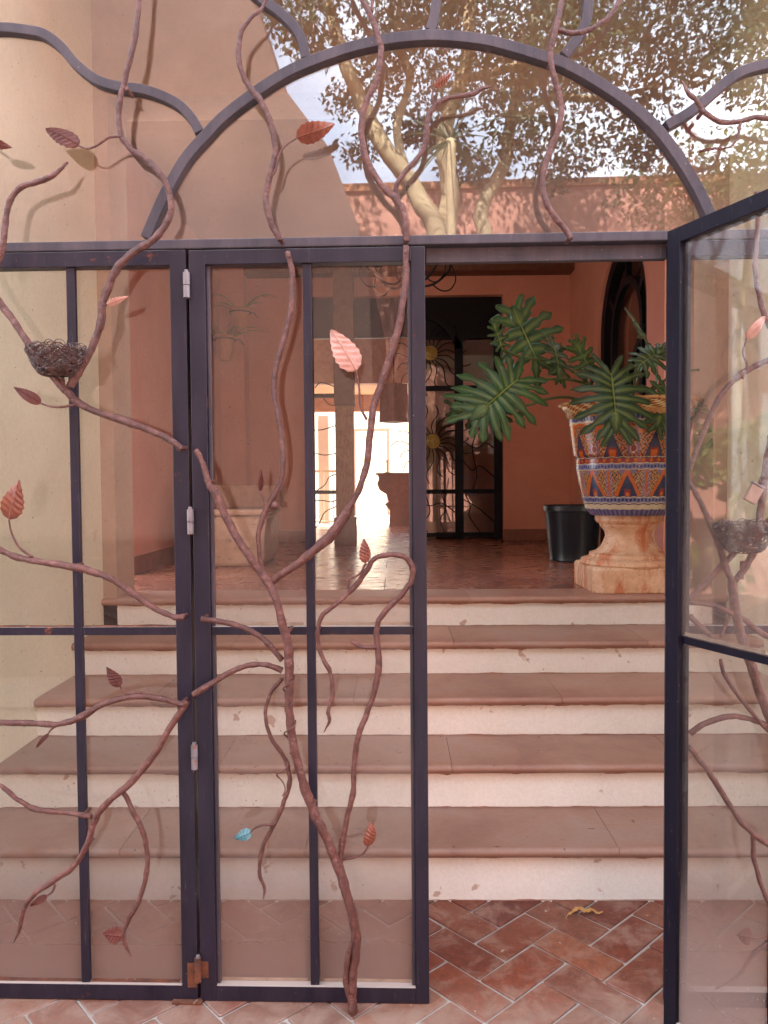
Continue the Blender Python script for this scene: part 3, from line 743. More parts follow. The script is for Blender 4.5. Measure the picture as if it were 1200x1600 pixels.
# fanlight
arc = [(227, 371), (246, 325), (267, 283), (290, 245), (320, 211), (350, 180), (397, 144), (438, 117), (477, 98), (540, 75), (590, 63), (633, 56.5), (683, 54), (750, 60), (797, 71), (850, 87), (885, 99), (940, 130), (987, 163), (1030, 203), (1067, 253), (1093, 297), (1116, 347)]
AP = catmull([g(x, y) for x, y in arc], 4)
def strapg(name, pts, w=.042, y0=0.0, y1=.036, mat=None):
    return MB().strap(pts, w, y0, y1).build(name, mat or DUSTY_GLINT, scr, bevel=.002)
strapg('arch_bar', AP, .031, -.001, .038)
rays_ = [[(-60, 44), (0, 41), (40, 45), (67, 51), (93, 70), (117, 98), (150, 123), (187, 134), (217, 137), (250, 147), (280, 163), (300, 185), (310, 205)],
         [(360, -60), (385, -25), (410, -3), (437, 17), (460, 40), (472, 63), (477, 88)],
         [(678, -60), (684, -30), (682, -5), (680, 15), (677, 30), (672, 45)],
         [(900, -70), (918, -35), (920, -5), (917, 30), (903, 57), (882, 84)],
         [(1290, 92), (1210, 97), (1160, 110), (1127, 133), (1100, 157), (1073, 177), (1043, 194)]]
for r_ in rays_:
    strapg('wavy_bar', catmull([g(x, y) for x, y in r_], 4), .028, .002, .034)
zt0 = ztr
poly = [(p.x, p.z-zt0) for p in AP]
poly[0] = (AP[0].x-.02, -.004); poly[-1] = (AP[-1].x+.02, -.004)
o = MB().plate(poly, .020, .024).build('arch_pane', M['fanlight_glass'], scr, bevel=0); o.location = (0, 0, zt0)
tx, tz = AP[len(AP)//2].x, AP[len(AP)//2].z
half = len(AP)//2
topz = 4.1
cxo, rxo = (U_END+U_END2)/2, (U_END2-U_END)/2
def outarc(a0, a1, n=12): return [(cxo+rxo*math.cos(a0+(a1-a0)*i/n), 3.15+.93*math.sin(a0+(a1-a0)*i/n)-zt0) for i in range(n+1)]
lp = [(p.x, p.z-zt0) for p in AP[:half+1]]
lp = [(AP[0].x-.021, -.004)]+lp[1:] + [(tx, 4.0-zt0)]
aC = math.acos((tx-cxo)/rxo)
lpoly = lp[:-1] + outarc(aC, PI) + [(U_END, -.004)]
o = MB().plate(lpoly, .0202, .0242).build('outer_pane', M['fanlight_glass'], scr); o.location = (0, 0, zt0)
rp = [(p.x, p.z-zt0) for p in AP[half:]]; rp[-1] = (AP[-1].x+.021, -.004)
rpoly = rp + [(U_END2, -.004)] + outarc(0, aC)
o = MB().plate(rpoly, .0202, .0242).build('outer_pane', M['fanlight_glass'], scr); o.location = (0, 0, zt0)
strapg('arch_frame', [(cxo+(rxo-.01)*math.cos(PI*i/32), 0, 3.15+.92*math.sin(PI*i/32)) for i in range(33)], .05, 0, .04)
MB().box(U_END, U_END+.045, 0, .04, ztr+.001, 3.17).build('jamb', DUSTY_GLINT, scr); MB().box(U_END2-.045, U_END2, 0, .04, ztr+.001, 3.17).build('jamb', DUSTY_GLINT, scr)

# ---- branches and metal leaves
PXM = (g(601, 800).x-g(600, 800).x)
bseed = [0]
def branch(parent, pts, off=.040, xf=None, mat=None, name='branch', bmp=.20, ends=None):
    """pts: (px, py, radius in px)"""
    bseed[0] += 1
    P = []; last = 6
    for q in pts:
        if len(q) > 2: last = q[2]
        P.append((q[0], q[1], last))
    A = [g(x, y, off) for x, y, _ in P]; R = [r*PXM*.73 for _, _, r in P]
    n = 9
    C = catmull(A, n); RR = catmull([Vector((r, 0, 0)) for r in R], n)
    wob = []
    for i, c in enumerate(C):
        k = bseed[0]*3.1
        dv = .008*mnoise.noise(Vector((i*.07, k, 0)))
        wob.append(c+Vector((.0022*mnoise.noise(Vector((i*.23, k, 5))), dv, .0022*mnoise.noise(Vector((i*.23, k, 9))))))
    rad = [max(.0012, r.x*(1+.16*mnoise.noise(Vector((i*.33, bseed[0]*7.7, 2))))) for i, r in enumerate(RR)]
    if xf: wob = [xf(c) for c in wob]
    return MB().tube(wob, rad, 10, bump=bmp, seed=bseed[0]).build(name, mat or BARK, parent, smooth=True)
def pins(parent, pts, off=.045, r=.006):
    """short pegs that hold the branches to the bars"""
    for (px, py) in pts:
        a = g(px, py, off); b2 = g(px, py, -.003)
        MB().tube([a, (a.x, b2.y, a.z)], r, 8).build('weld_peg', BARK, parent)
def mleaf(parent, base, tip, wpx, mat='leaf_brown', stem=None, off=.05, plain=False, label=None, serr=.06, tilt=.35, seed=0):
    a, b_ = g(*base, off), g(*tip, off)
    ax = (b_-a); L = ax.length; ax.normalize()
    W = wpx*PXM/2
    sd = Vector((-ax.z, 0, ax.x)); nrm = Vector((0, -1, 0))
    sd = (sd*math.cos(tilt)+nrm*math.sin(tilt)).normalized()
    nr = ax.cross(sd); nr = nr if nr.y < 0 else -nr
    mb = MB(); n = 14; cols = (-1, -.55, -.12, 0, .12, .55, 1)
    for s_ in (0, 1):
        for i in range(n+1):
            t = i/n
            wv = max(.02, (math.sin(PI*min(1, t**.72))**.8)*(1-.25*t)) if 0 < i < n else .03
            if not plain: wv *= 1+serr*(1 if i % 2 else -1)
            for c in cols:
                rib = 0 if plain else .0019*math.cos(PI*(i+abs(c)*2.2))*(1-abs(abs(c)-.5))*math.sin(PI*t)
                h = -.10*W*(abs(c))+.12*L*math.sin(PI*t)*.5+rib+(.0016 if c == 0 else 0)+.15*W*c*math.sin(t*5+seed)
                mb.v.append(a+ax*(L*t)+sd*(W*wv*c)+nr*(h-.0022*s_))
    nc = len(cols); off2 = (n+1)*nc
    for i in range(n):
        for j in range(nc-1):
            k = i*nc+j
            mb.f.append((k, k+1, k+nc+1, k+nc)); mb.f.append((off2+k, off2+k+nc, off2+k+nc+1, off2+k+1))
        for j in (0, nc-1):
            k = i*nc+j; mb.f.append((k, k+nc, off2+k+nc, off2+k))
    o = mb.build('metal_leaf', M[mat], parent, smooth='auto' if plain else False)
    if label: o['label'] = label
    if stem:
        C = catmull([g(x, y, off-.006+.006*i/max(1, len(stem)-1)) for i, (x, y) in enumerate(stem)], 5)
        MB().tube(C, [.0042*(1-.4*i/len(C)) for i in range(len(C))], 7).build('leaf_stem', BARK, parent, smooth=True)
    return o
# fanlight branches
b1 = branch(scr, [(222, -60, 5), (218, -10, 5), (211, 60, 6), (199, 110, 6), (190, 145), (185, 180), (189, 212), (205, 233), (235, 254, 6.5), (257, 283), (267, 315, 6.5), (262, 345, 7), (240, 374, 7.5), (213, 391, 8), (188, 412, 8), (172, 442, 8), (162, 470, 8), (157, 505, 8), (145, 542, 8), (126, 576, 8.5), (108, 604, 8.5)])
mleaf(b1, (123, 226), (71, 201), 34, 'leaf_brown', [(189, 213), (170, 215), (150, 228), (135, 232), (122, 227)])
b2 = branch(scr, [(-6, 420, 7.5), (2, 396, 7), (8, 365, 6.5), (10, 335, 6), (18, 308, 6), (35, 292, 6), (60, 284, 6), (82, 276, 5.5), (95, 264, 4), (104, 251, 2)])
b2b = branch(scr, [(-60, 180, 4), (-38, 205, 3.5), (-20, 219, 3)])
mleaf(b2b, (-22, 220), (18, 231), 18, 'leaf_brown')
b3 = branch(scr, [(428, -30, 3), (409, 12, 3), (395, 27, 4), (379, 48, 5), (373, 80, 5.5), (377, 110), (389, 134, 6), (405, 155, 6.5), (419, 182), (428, 212), (430, 238), (425, 262, 6.5), (418, 290), (416, 320), (424, 350), (438, 375, 6.5)])
mleaf(b3, (463, 215), (523, 194), 34, 'leaf_orange', [(421, 277), (430, 267), (436, 243), (447, 227), (463, 216)], tilt=.6, label='bright orange ribbed metal leaf under the arch')
b4 = branch(scr, [(545, -40, 5), (562, -6, 5.5), (580, 25, 6), (592, 60, 6.5), (595, 90), (587, 130), (572, 160), (565, 192), (568, 230), (580, 265, 7), (600, 293), (618, 311, 7.5), (630, 331, 7), (634, 355), (635, 377, 6.5)])
branch(scr, [(588, -20, 3), (583, 0, 3), (581, 20, 4)])
b5 = branch(scr, [(620, 310, 6), (620, 290, 5.5), (638, 264, 5.5), (657, 240), (666, 215), (667, 190, 5.5), (675, 170, 6), (690, 156, 5), (712, 150, 4.5), (736, 147, 5), (754, 138, 4), (769, 135, 1.5)])
mleaf(b5, (679, 136), (707, 113), 14, 'leaf_orange', [(678, 164), (675, 150), (679, 136)], tilt=.2)
b6 = branch(scr, [(890, -40, 5), (880, -5, 5), (871, 35, 6), (862, 70, 6), (861, 100), (869, 130), (877, 162), (873, 200), (858, 240), (848, 280), (852, 312), (868, 340), (884, 358), (892, 374, 6)])
branch(scr, [(871, 47, 5), (895, 52, 5), (920, 47), (945, 32), (960, 14), (978, -20, 4)])
b8 = branch(scr, [(1066, 127, 1.5), (1074, 145, 4), (1090, 159, 5), (1103, 177, 5), (1125, 190), (1155, 190), (1185, 183), (1230, 192, 5), (1260, 180, 5)])
mleaf(b8, (1131, 232), (1093, 236), 12, 'leaf_brown', [(1157, 192), (1152, 215), (1143, 228), (1131, 232)], tilt=.9)
pins(scr, [(197, 137), (405, 150), (593, 66), (862, 92), (1100, 172), (634, 372), (437, 372), (890, 371)])
# left panel
p1_ = branch(scr, [(-40, 410, 7), (-8, 462, 7), (20, 500, 7.5), (50, 545, 8), (80, 585, 8), (104, 612, 8)])
p3 = branch(scr, [(101, 606, 8.5), (120, 628, 8), (155, 645, 7.5), (195, 658, 8), (240, 675, 7), (268, 689, 7), (285, 702, 7.5)])
mleaf(p3, (64, 630), (21, 605), 20, 'leaf_brown', [(119, 632), (95, 636), (78, 635), (63, 630)], plain=True, tilt=.3, label='smooth brown metal leaf below the wire nest')
mleaf(b1, (166, 476), (201, 463), 12, 'leaf_pale', [(160, 515), (164, 495), (163, 482), (167, 475)], tilt=.2)
branch(scr, [(103, 612, 4.5), (99, 597, 4), (96, 583, 5)], bmp=.05, name='nest_prong')
p4 = branch(scr, [(-60, 835, 7), (-8, 856, 7), (30, 872, 7), (80, 880, 7.5), (115, 886, 8), (142, 893, 8), (175, 905, 7), (205, 926, 7), (240, 950, 6.5), (268, 963, 6), (288, 965, 7)])
mleaf(p4, (14, 812), (30, 749), 36, 'leaf_orange', [(52, 871), (30, 855), (18, 832), (14, 812)], tilt=.15, label='upright rust-red metal leaf at the left edge')
p5 = branch(scr, [(-60, 1125, 6), (-5, 1130, 6), (40, 1129, 6.5), (90, 1131, 6.5), (125, 1121, 8), (160, 1101, 6.5), (205, 1088, 6.5), (250, 1091, 6), (290, 1102, 6.5)])
mleaf(p5, (188, 1073), (166, 1042), 20, 'leaf_brown', [(232, 1086), (215, 1082), (197, 1084), (188, 1073)], tilt=.3)
mleaf(p5, (75, 1147), (56, 1168), 10, 'leaf_brown', [(112, 1130), (90, 1134), (80, 1140), (75, 1147)], tilt=.6)
p6 = branch(scr, [(292, 1096, 8), (270, 1130, 6.5), (236, 1185, 7), (200, 1226, 7), (168, 1254, 7), (147, 1282, 7.5), (138, 1315, 6.5), (118, 1350, 6.5), (85, 1376, 6.5), (55, 1396, 5.5), (38, 1420, 5), (31, 1450, 4.5), (22, 1472, 1.5)])
mleaf(p6, (73, 1400), (46, 1416), 13, 'leaf_brown', [(86, 1382), (82, 1393), (73, 1400)], tilt=.5)
branch(scr, [(191, 1236, 5), (215, 1280, 5.5), (228, 1320, 5.5), (228, 1370, 5.5), (215, 1412, 5.5), (203, 1432, 6), (194, 1455, 4.5), (196, 1475, 4), (205, 1494, 1.5)])
mleaf(p6, (191, 1463), (160, 1459), 26, 'leaf_brown', None, tilt=.3, serr=.2, label='small crumpled metal leaf low on the left panel')
branch(scr, [(143, 1276, 6), (100, 1270, 5.5), (55, 1265, 6), (30, 1250, 5), (12, 1235, 5), (-3, 1224, 3)])
pins(scr, [(118, 884), (285, 964), (284, 699), (125, 1121), (285, 1098), (130, 1274), (135, 1322)])
# right panel
branch(scr, [(1182, 300, 5), (1184, 358, 5), (1180, 410, 5), (1186, 460, 5.5), (1198, 500), (1220, 535)])
r2 = branch(scr, [(1240, 545, 6), (1210, 560, 6), (1180, 572, 6), (1150, 591, 6), (1125, 620, 5.5), (1105, 660, 5.5), (1088, 705, 5), (1077, 735, 5)])
mleaf(r2, (1167, 528), (1196, 494), 22, 'leaf_pale', [(1160, 592), (1167, 572), (1161, 550), (1167, 528)], plain=True, tilt=.4)
branch(scr, [(1076, 752, 5), (1094, 783, 6), (1110, 820, 6), (1122, 850, 7), (1132, 880, 7), (1143, 906, 7)])
branch(scr, [(1206, 680, 8), (1196, 740, 8), (1188, 800, 8), (1182, 850, 8), (1168, 882, 7.5), (1148, 907, 8)])
branch(scr, [(1144, 903, 9), (1150, 950, 9.5), (1162, 1005, 10), (1180, 1060, 10), (1205, 1125, 11), (1232, 1200, 11), (1246, 1300, 11), (1240, 1420, 11), (1262, 1560, 11), (1262, 1600, 11)])
branch(scr, [(1158, 905, 4), (1159, 890, 4), (1160, 876, 5)], bmp=.05, name='nest_prong')
branch(scr, [(1076, 937, 5), (1100, 912, 6), (1125, 886, 6), (1150, 862, 6), (1215, 800, 5)], off=.03)
branch(scr, [(1078, 942, 4.5), (1110, 945, 5), (1140, 957, 5.5), (1165, 970, 6), (1190, 990, 6), (1230, 1010, 5)])
branch(scr, [(1077, 962, 6), (1100, 985, 6), (1125, 1004, 6), (1160, 1018, 6)])
branch(scr, [(1141, 962, 3.5), (1133, 980, 3.5), (1126, 995, 3)])
branch(scr, [(1078, 1147, 6), (1098, 1131, 6), (1140, 1120, 6), (1180, 1126, 6), (1225, 1145, 6)])
branch(scr, [(1076, 1166, 5), (1100, 1196, 6), (1130, 1241, 6), (1165, 1292, 6), (1215, 1330, 6)])
branch(scr, [(1176, 1300, 5), (1180, 1350, 5), (1196, 1400, 5), (1215, 1430, 4)])
branch(scr, [(1126, 1030, 3.5), (1135, 1060, 4), (1165, 1102, 4.5), (1200, 1142, 5)])
r13 = branch(scr, [(1118, 1546, 2), (1155, 1522, 4), (1176, 1492, 4.5), (1205, 1468, 5), (1240, 1450, 5)])
mleaf(r13, (1176, 1465), (1152, 1460), 27, 'leaf_brown', [(1215, 1450), (1195, 1464), (1176, 1466)], tilt=.3)
# gate leaf: the closed one
lf_o = GO.copy()
lf = empty('gate_leaf', GO, -GA, label='closed gate leaf in the middle with iron trunk and branches climbing its glass', cat='gate')
def leaf_frame(par, U0, U1, S0, S1, Mu, mirror=False, mats=(SLATE, DARK)):
    mt = mats[0]
    member('stile', mt, par, U0, U1, 0, FD, zbot0, zr_top-.002)
    member('stile', mt, par, S0, S1, 0, FD, zbot0, zr_top-.002)
    member('top_rail', mt, par, U1, S0, 0, FD, zr_top_in, zr_top-.002)
    member('bottom_rail', mt, par, U1, S0, 0, FD, zbot0, zbot1)
    member('mullion', mt, par, Mu[0], Mu[1], .008, .024, zbot1, zr_top_in)
    member('middle_bar', mt, par, U1, Mu[0], .009, .024, zmid0, zmid1)
    member('middle_bar', mt, par, Mu[1], S0, .009, .024, zmid0, zmid1)
    bw = .011  # closed leaf's beads: paler iron paints in the light they catch
    member('glazing_bead', DUSTY_GLINT if not mirror else mt, par, U1, U1+bw, .012, .024, zbot1, zmid0, bev=.002); member('glazing_bead', DUSTY_GLINT if not mirror else mt, par, U1, U1+bw, .012, .024, zmid1, zr_top_in, bev=.002)
    member('glazing_bead', DUSTY_GLINT if not mirror else mt, par, S0-bw, S0, .012, .024, zbot1, zmid0, bev=.002); member('glazing_bead', DUSTY_GLINT if not mirror else mt, par, S0-bw, S0, .012, .024, zmid1, zr_top_in, bev=.002)
    for (z0, z1) in ((zbot1, zmid0), (zmid1, zr_top_in)):
        for (q0, q1) in ((U1, Mu[0]), (Mu[1], S0)):
            o = MB().box(q0-.002, q1+.002, .027, .031, -.002, z1-z0+.002).build('pane', M['gate_glass'] if z0 < .5 else M['gate_top_glass'], par); o.location = (0, 0, z0)
            s_ = MB(); s_.box(q0+.011, q1-.011, .0262, .0268, .001, .010)
            oo = s_.build('putty_line', M['sealant'], par); oo.location = (0, 0, z0)
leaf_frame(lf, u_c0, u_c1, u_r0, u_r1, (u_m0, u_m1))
T = branch(lf, [(551, 1580, 10), (550, 1535, 9.5), (556, 1485, 11), (554, 1445, 10), (541, 1392, 10.5), (527, 1350, 10.5), (506, 1300, 9.5), (488, 1262, 10.5), (470, 1210, 9.5), (458, 1160, 9), (452, 1110, 9), (452, 1060, 9.5), (450, 1010, 10), (440, 968, 8.5), (430, 930, 9), (409, 897, 9.5), (385, 863, 8), (356, 815, 8.5), (336, 768, 9), (327, 757, 7), (319, 730, 6), (305, 702, 5.5)], off=.05, name='trunk_branch')
branch(lf, [(549, 1572, 5), (541, 1540, 6), (543, 1500, 5.5), (553, 1460, 5), (551, 1420, 4)], off=.06)
B1 = branch(lf, [(419, 912, 7), (450, 890, 8.5), (485, 865, 9.5), (515, 838, 10.5), (536, 808, 9.5), (544, 795, 6.5), (560, 768, 6.5), (573, 725, 7), (578, 680, 7.5), (583, 640, 7.5), (595, 600, 7.5), (612, 550, 7.5), (625, 500, 7.5), (633, 440, 7), (634, 384, 6)])
mleaf(B1, (557, 579), (517, 515), 46, 'leaf_pale', [(573, 656), (563, 635), (561, 605), (556, 578)], tilt=.25, label='large pale pink ribbed metal leaf on the gate glass')
B2 = branch(lf, [(419, 908, 4), (408, 880, 4.5), (404, 850, 5), (407, 820, 6), (420, 788, 7), (438, 755, 6), (443, 712, 6), (437, 662, 6), (428, 612, 6), (432, 570, 6), (446, 522, 6), (456, 470, 6), (457, 432, 6), (449, 393, 5.5)])
mleaf(B2, (407, 768), (408, 734), 10, 'leaf_brown', [(421, 800), (413, 783), (407, 767)], tilt=.6)
kb = g(430, 790, .05); MB().lathe([(.001, 0), (.009, .004), (.012, .012), (.009, .020), (.001, .024)], (kb.x, kb.y, kb.z-.012), 10).build('knot', BARK, B2, smooth=True)
branch(lf, [(441, 1032, 6.5), (416, 1001, 6), (385, 983, 6), (350, 972, 6), (314, 967, 6.5)])
branch(lf, [(441, 1048, 7), (415, 1038, 6), (380, 1042, 6), (345, 1059, 6.5), (302, 1086, 7)])
B5 = branch(lf, [(441, 1060, 4), (422, 1085, 4), (415, 1120, 4), (425, 1155, 4.5), (445, 1187, 4.5), (453, 1217, 5), (445, 1250, 4.5), (430, 1285, 5), (412, 1320, 4.5), (405, 1360, 4), (413, 1388, 3.5), (411, 1405, 1)])
mleaf(B5, (393, 1300), (365, 1311), 19, 'leaf_turquoise', [(428, 1289), (412, 1289), (398, 1294), (391, 1301)], tilt=.2, label='tiny turquoise painted leaf on a twig')
B6 = branch(lf, [(534, 1385, 7), (532, 1340, 7), (540, 1290, 6), (551, 1240, 6), (554, 1190, 6), (560, 1150, 6), (575, 1110, 6), (588, 1068, 6.5), (592, 1030, 7), (588, 990, 6), (593, 968, 5.5), (607, 950, 6), (630, 926, 6), (643, 905, 6), (643, 883, 6), (628, 869, 6), (604, 867, 6), (583, 875, 5.5), (570, 896, 6), (550, 921, 5.5), (525, 944, 4.5), (503, 963, 5), (496, 990, 4.5), (501, 1020, 4.5), (515, 1050, 4.5), (520, 1080, 4.5), (513, 1110, 4), (515, 1126, 3.5), (506, 1144, 1)])
branch(lf, [(589, 1011, 5), (566, 1010, 4.5), (548, 1002, 4)])
branch(lf, [(572, 880, 2.5), (560, 898, 2.5), (546, 905, 2.5), (545, 920, 2.5)], off=.055)
mleaf(B6, (571, 880), (569, 842), 21, 'leaf_orange', None, tilt=.3, label='small orange metal leaf at the top of the looping branch')
mleaf(B6, (575, 1323), (582, 1284), 23, 'leaf_orange', [(537, 1343), (557, 1339), (568, 1333), (575, 1322)], tilt=.4, label='small rust-orange metal leaf beside the trunk fork')
for spiral in ((443, 1080, 458), (452, 1150, 460), (452, 1215, 448)):
    C = []
    for i in range(20):
        t = i/19; q = g(spiral[2]-8+6*math.sin(t*7), spiral[1]-25+50*t, .05)
        C.append(q+Vector((.018*math.cos(t*8), -.018*math.sin(t*8), 0)))
    MB().tube(C, .0022, 6).build('tendril', BARK, T, smooth=True)
pins(lf, [(452, 985), (489, 1262), (485, 865), (327, 752), (590, 985), (496, 985), (317, 967), (310, 1080), (451, 398), (634, 392), (643, 895), (551, 1555)], off=.05)
for (hx, hy, hm) in ((290, 447, 0), (298, 815, 0), (303, 1181, 0), (308, 1512, 1)):
    q = g(hx, hy, 0); q.x = (u_ls1+u_c0)/2
    hb_ = MB().tube([(q.x, -.010, q.z-.037), (q.x, -.010, q.z-.001)], .010, 12)
    hb_.tube([(q.x, -.010, q.z+.001), (q.x, -.010, q.z+.037)], .0105, 12)
    hg = hb_.build('hinge', M['rusty_iron' if hm else 'hinge_steel'], lf, smooth='auto')
    MB().tube([(q.x, -.010, q.z+.037), (q.x, -.010, q.z+.045)], .006, 10).build('hinge_pin', M['hinge_steel'], hg)
    if hm:
        hg['label'] = 'rusted bottom hinge'
        MB().box(u_ls1-.030, u_ls1-.001, -.003, -.0005, q.z-.06, q.z+.015).build('hinge_plate', M['rusty_iron'], lf)
        MB().box(u_c0+.001, u_c0+.025, -.003, -.0005, q.z-.03, q.z+.02).build('hinge_plate', M['rusty_iron'], lf)
# rusty floor socket under the hinge
q = gw(g(288, 1567, 0))
o = MB().box(-.045, .045, -.012, .012, 0, .006).build('floor_socket', M['rusty_iron'], None); o.location = (q.x+.012, q.y-.005, .001); o.rotation_euler = (0, 0, -GA)
tag(o, 'rusty iron strip on the tiles under the bottom hinge', 'iron plate')
# the open leaf, hung on the right and swung out towards the viewer
LW = u_r1-u_c0
hinge = GO + GU*(u_h-.004) - GV*.075
OPEN = math.radians(114)
lo2 = empty('gate_leaf', hinge, -GA+OPEN, label='dark gate leaf standing wide open at the right edge', cat='gate')
leaf_frame(lo2, -LW, -LW+(u_r1-u_r0), -(u_c1-u_c0), 0, (-LW+(u_r1-u_m1), -LW+(u_r1-u_m0)), mats=(DARK, DARK), mirror=True)
for hz in (.35, 1.1, 1.9):
    hg = MB().tube([(.004, -.010, hz-.037), (.004, -.010, hz+.037)], .010, 12).build('hinge', M['hinge_steel'], lo2, smooth='auto')

# wire nests in the forks of the side panels
def nest(c, label, rx=.085, ry=.06, hz=.075, seed=1, n=120):
    r = random.Random(seed); w0 = gw(c)
    o_ = empty('bird_nest', w0, -GA, label=label, cat='nest')
    mb = MB()
    for i in range(n):
        th0 = r.uniform(0, 2*PI); span = r.uniform(1.2, 3.4); h0 = r.uniform(.0, 1); k = 16; pts = []
        tilt = r.uniform(-.35, .35); ph = r.uniform(0, 6)
        for j in range(k):
            t = j/(k-1); th = th0+span*t
            hh = min(1.15, max(0, h0+tilt*math.sin(t*5+ph)+.15*math.sin(t*13+ph)))
            rr = .42+.58*math.sqrt(min(1, hh))+r.uniform(-.02, .02)
            pts.append((rx*rr*math.cos(th), ry*rr*math.sin(th), hz*(hh-.5)))
        mb.tube(pts, .0012, 4)
    for i in range(70):      # curls that stand up off the rim
        th = r.uniform(0, 2*PI); q_ = r.uniform(.5, 1.05); c0 = Vector((rx*q_*math.cos(th), ry*q_*math.sin(th), hz*(.22+.22*q_)+r.uniform(-.01, .012))); R_ = r.uniform(.007, .020); a = r.uniform(0, PI)
        pts = [c0+Vector((R_*math.cos(t_)*math.cos(a), R_*math.cos(t_)*math.sin(a), R_*math.sin(t_)+.004)) for t_ in [2*PI*j/11 for j in range(12)]]
        mb.tube(pts, .0011, 4)
    mb.build('wire_twigs', M['nest_wire'], o_)
    bw_ = MB(); bw_.lathe([(.001, -.036), (.026, -.034), (.040, -.026), (.046, -.018), (.042, -.018), (.02, -.028), (.001, -.030)], (0, 0, 0), 20)
    bw_.build('bowl', M['nest_wire'], o_, smooth=True)
    return o_
nest(g(88, 567, .075), 'wire bird nest in the branch fork of the left panel')
nest(g(1163, 843, .075), 'wire bird nest behind the glass of the open leaf', seed=5)
# paper tag hanging on the right branch
q = g(1177, 772, .07)
tg = empty('paper_tag', gw(q), -GA, label='small pinkish tin tag tied to a branch beside the right nest', cat='tag')
t_ = MB().box(-.018, .018, -.008, .008, -.025, .025).build('tag_body', M['tag_paper'], tg, bevel=.002); t_.rotation_euler = (0, .5, 0)
t2 = MB().tube([(0.012, 0, .022), (.018, 0, .04), (.026, .01, .05)], .002, 6).build('tie_wire', M['nest_wire'], tg)
t3 = MB().box(-.02, .02, -.010, .010, .0255, .031).build('tag_cap', M['hinge_steel'], tg, bevel=.001); t3.rotation_euler = (0, .5, 0)

# ------------------------------------------------------------------ hall furnishings
# pedestal and painted urn
PC = Vector((1.46, 4.76, ZL)); S = 4.76/1200
def zpx(y): return at_y(985, y, PC.y).z-ZL
def rpx(x): return at_y(985, 800, PC.y).x-at_y(x, 800, PC.y).x
pcx = at_y(983, 800, PC.y).x
PC.x = pcx
ped = empty('pedestal', PC, label='stained cream stone pedestal carrying the painted urn', cat='pedestal')
hw = .285
def octa(a, ch, z): return [(-a+ch, -a, z), (a-ch, -a, z), (a, -a+ch, z), (a, a-ch, z), (a-ch, a, z), (-a+ch, a, z), (-a, a-ch, z), (-a, -a+ch, z)]
pl = MB(); zp = at_z(918, 925, ZL)
for z, a in ((0, hw), (.135, hw), (.15, hw-.012)): pl.v += [Vector(p) for p in octa(a, .05, z)]
for A in (0, 8):
    for i in range(8): j = (i+1) % 8; pl.f.append((A+i, A+j, A+8+j, A+8+i))
pl.f += [tuple(range(8))[::-1], tuple(range(16, 24))]
pl.build('plinth', M['pedestal_stone'], ped, bevel=.005)
prof = [(.262, .151)]
for (x, y) in ((912, 882), (910, 878), (912, 872), (923, 868), (925, 863)): prof.append((rpx(x), zpx(y)))
MB().lathe(prof+[(.001, zpx(863))], (0, 0, 0), 64).build('torus_base', M['pedestal_stone'], ped, smooth='auto')
pr = [(rpx(x), zpx(y)) for x, y in ((924, 863), (934, 860), (941, 854), (946, 845), (948.5, 836), (947, 829), (943, 824), (940, 820), (940, 818), (936, 816), (933, 812), (933, 804))]
MB().lathe(pr, (0, 0, 0), 64).build('neck', M['pedestal_stone'], ped, smooth='auto')
# urn: glazed bands painted by a per-vertex colour
uc = Vector((PC.x, PC.y, ZL+zpx(803.5)))
urn = empty('painted_urn', uc, label='large hand-painted orange and blue ceramic urn on the stone pedestal', cat='urn')
up = [(924, 802), (918, 794), (916.5, 788), (914.5, 783), (912.5, 775), (908, 755), (904.5, 736), (903.5, 732), (903.5, 717), (900, 711), (897.5, 695), (895, 675), (893, 657), (891, 648), (884, 640), (881, 634)]
NZ, NT = 230, 720
zs_ = [zpx(y)-zpx(803.5) for _, y in up]; rs_ = [rpx(x) for x, _ in up]
HZ = zs_[-1]
def rad_at(z):
    for i in range(len(zs_)-1):
        if z <= zs_[i+1]: t = (z-zs_[i])/(zs_[i+1]-zs_[i]); return rs_[i]+(rs_[i+1]-rs_[i])*t
    return rs_[-1]
OR, CR_, DB, RD, BL, WH, YL = (.55, .12, .015), (.48, .34, .15), (.03, .035, .08), (.24, .03, .02), (.19, .20, .36), (.58, .50, .34), (.6, .42, .10)
def py_of(z): # picture row the height stands for
    for y in range(803, 633, -1):
        if zpx(y)-zpx(803.5) >= z: return y
    return 634
rows = []
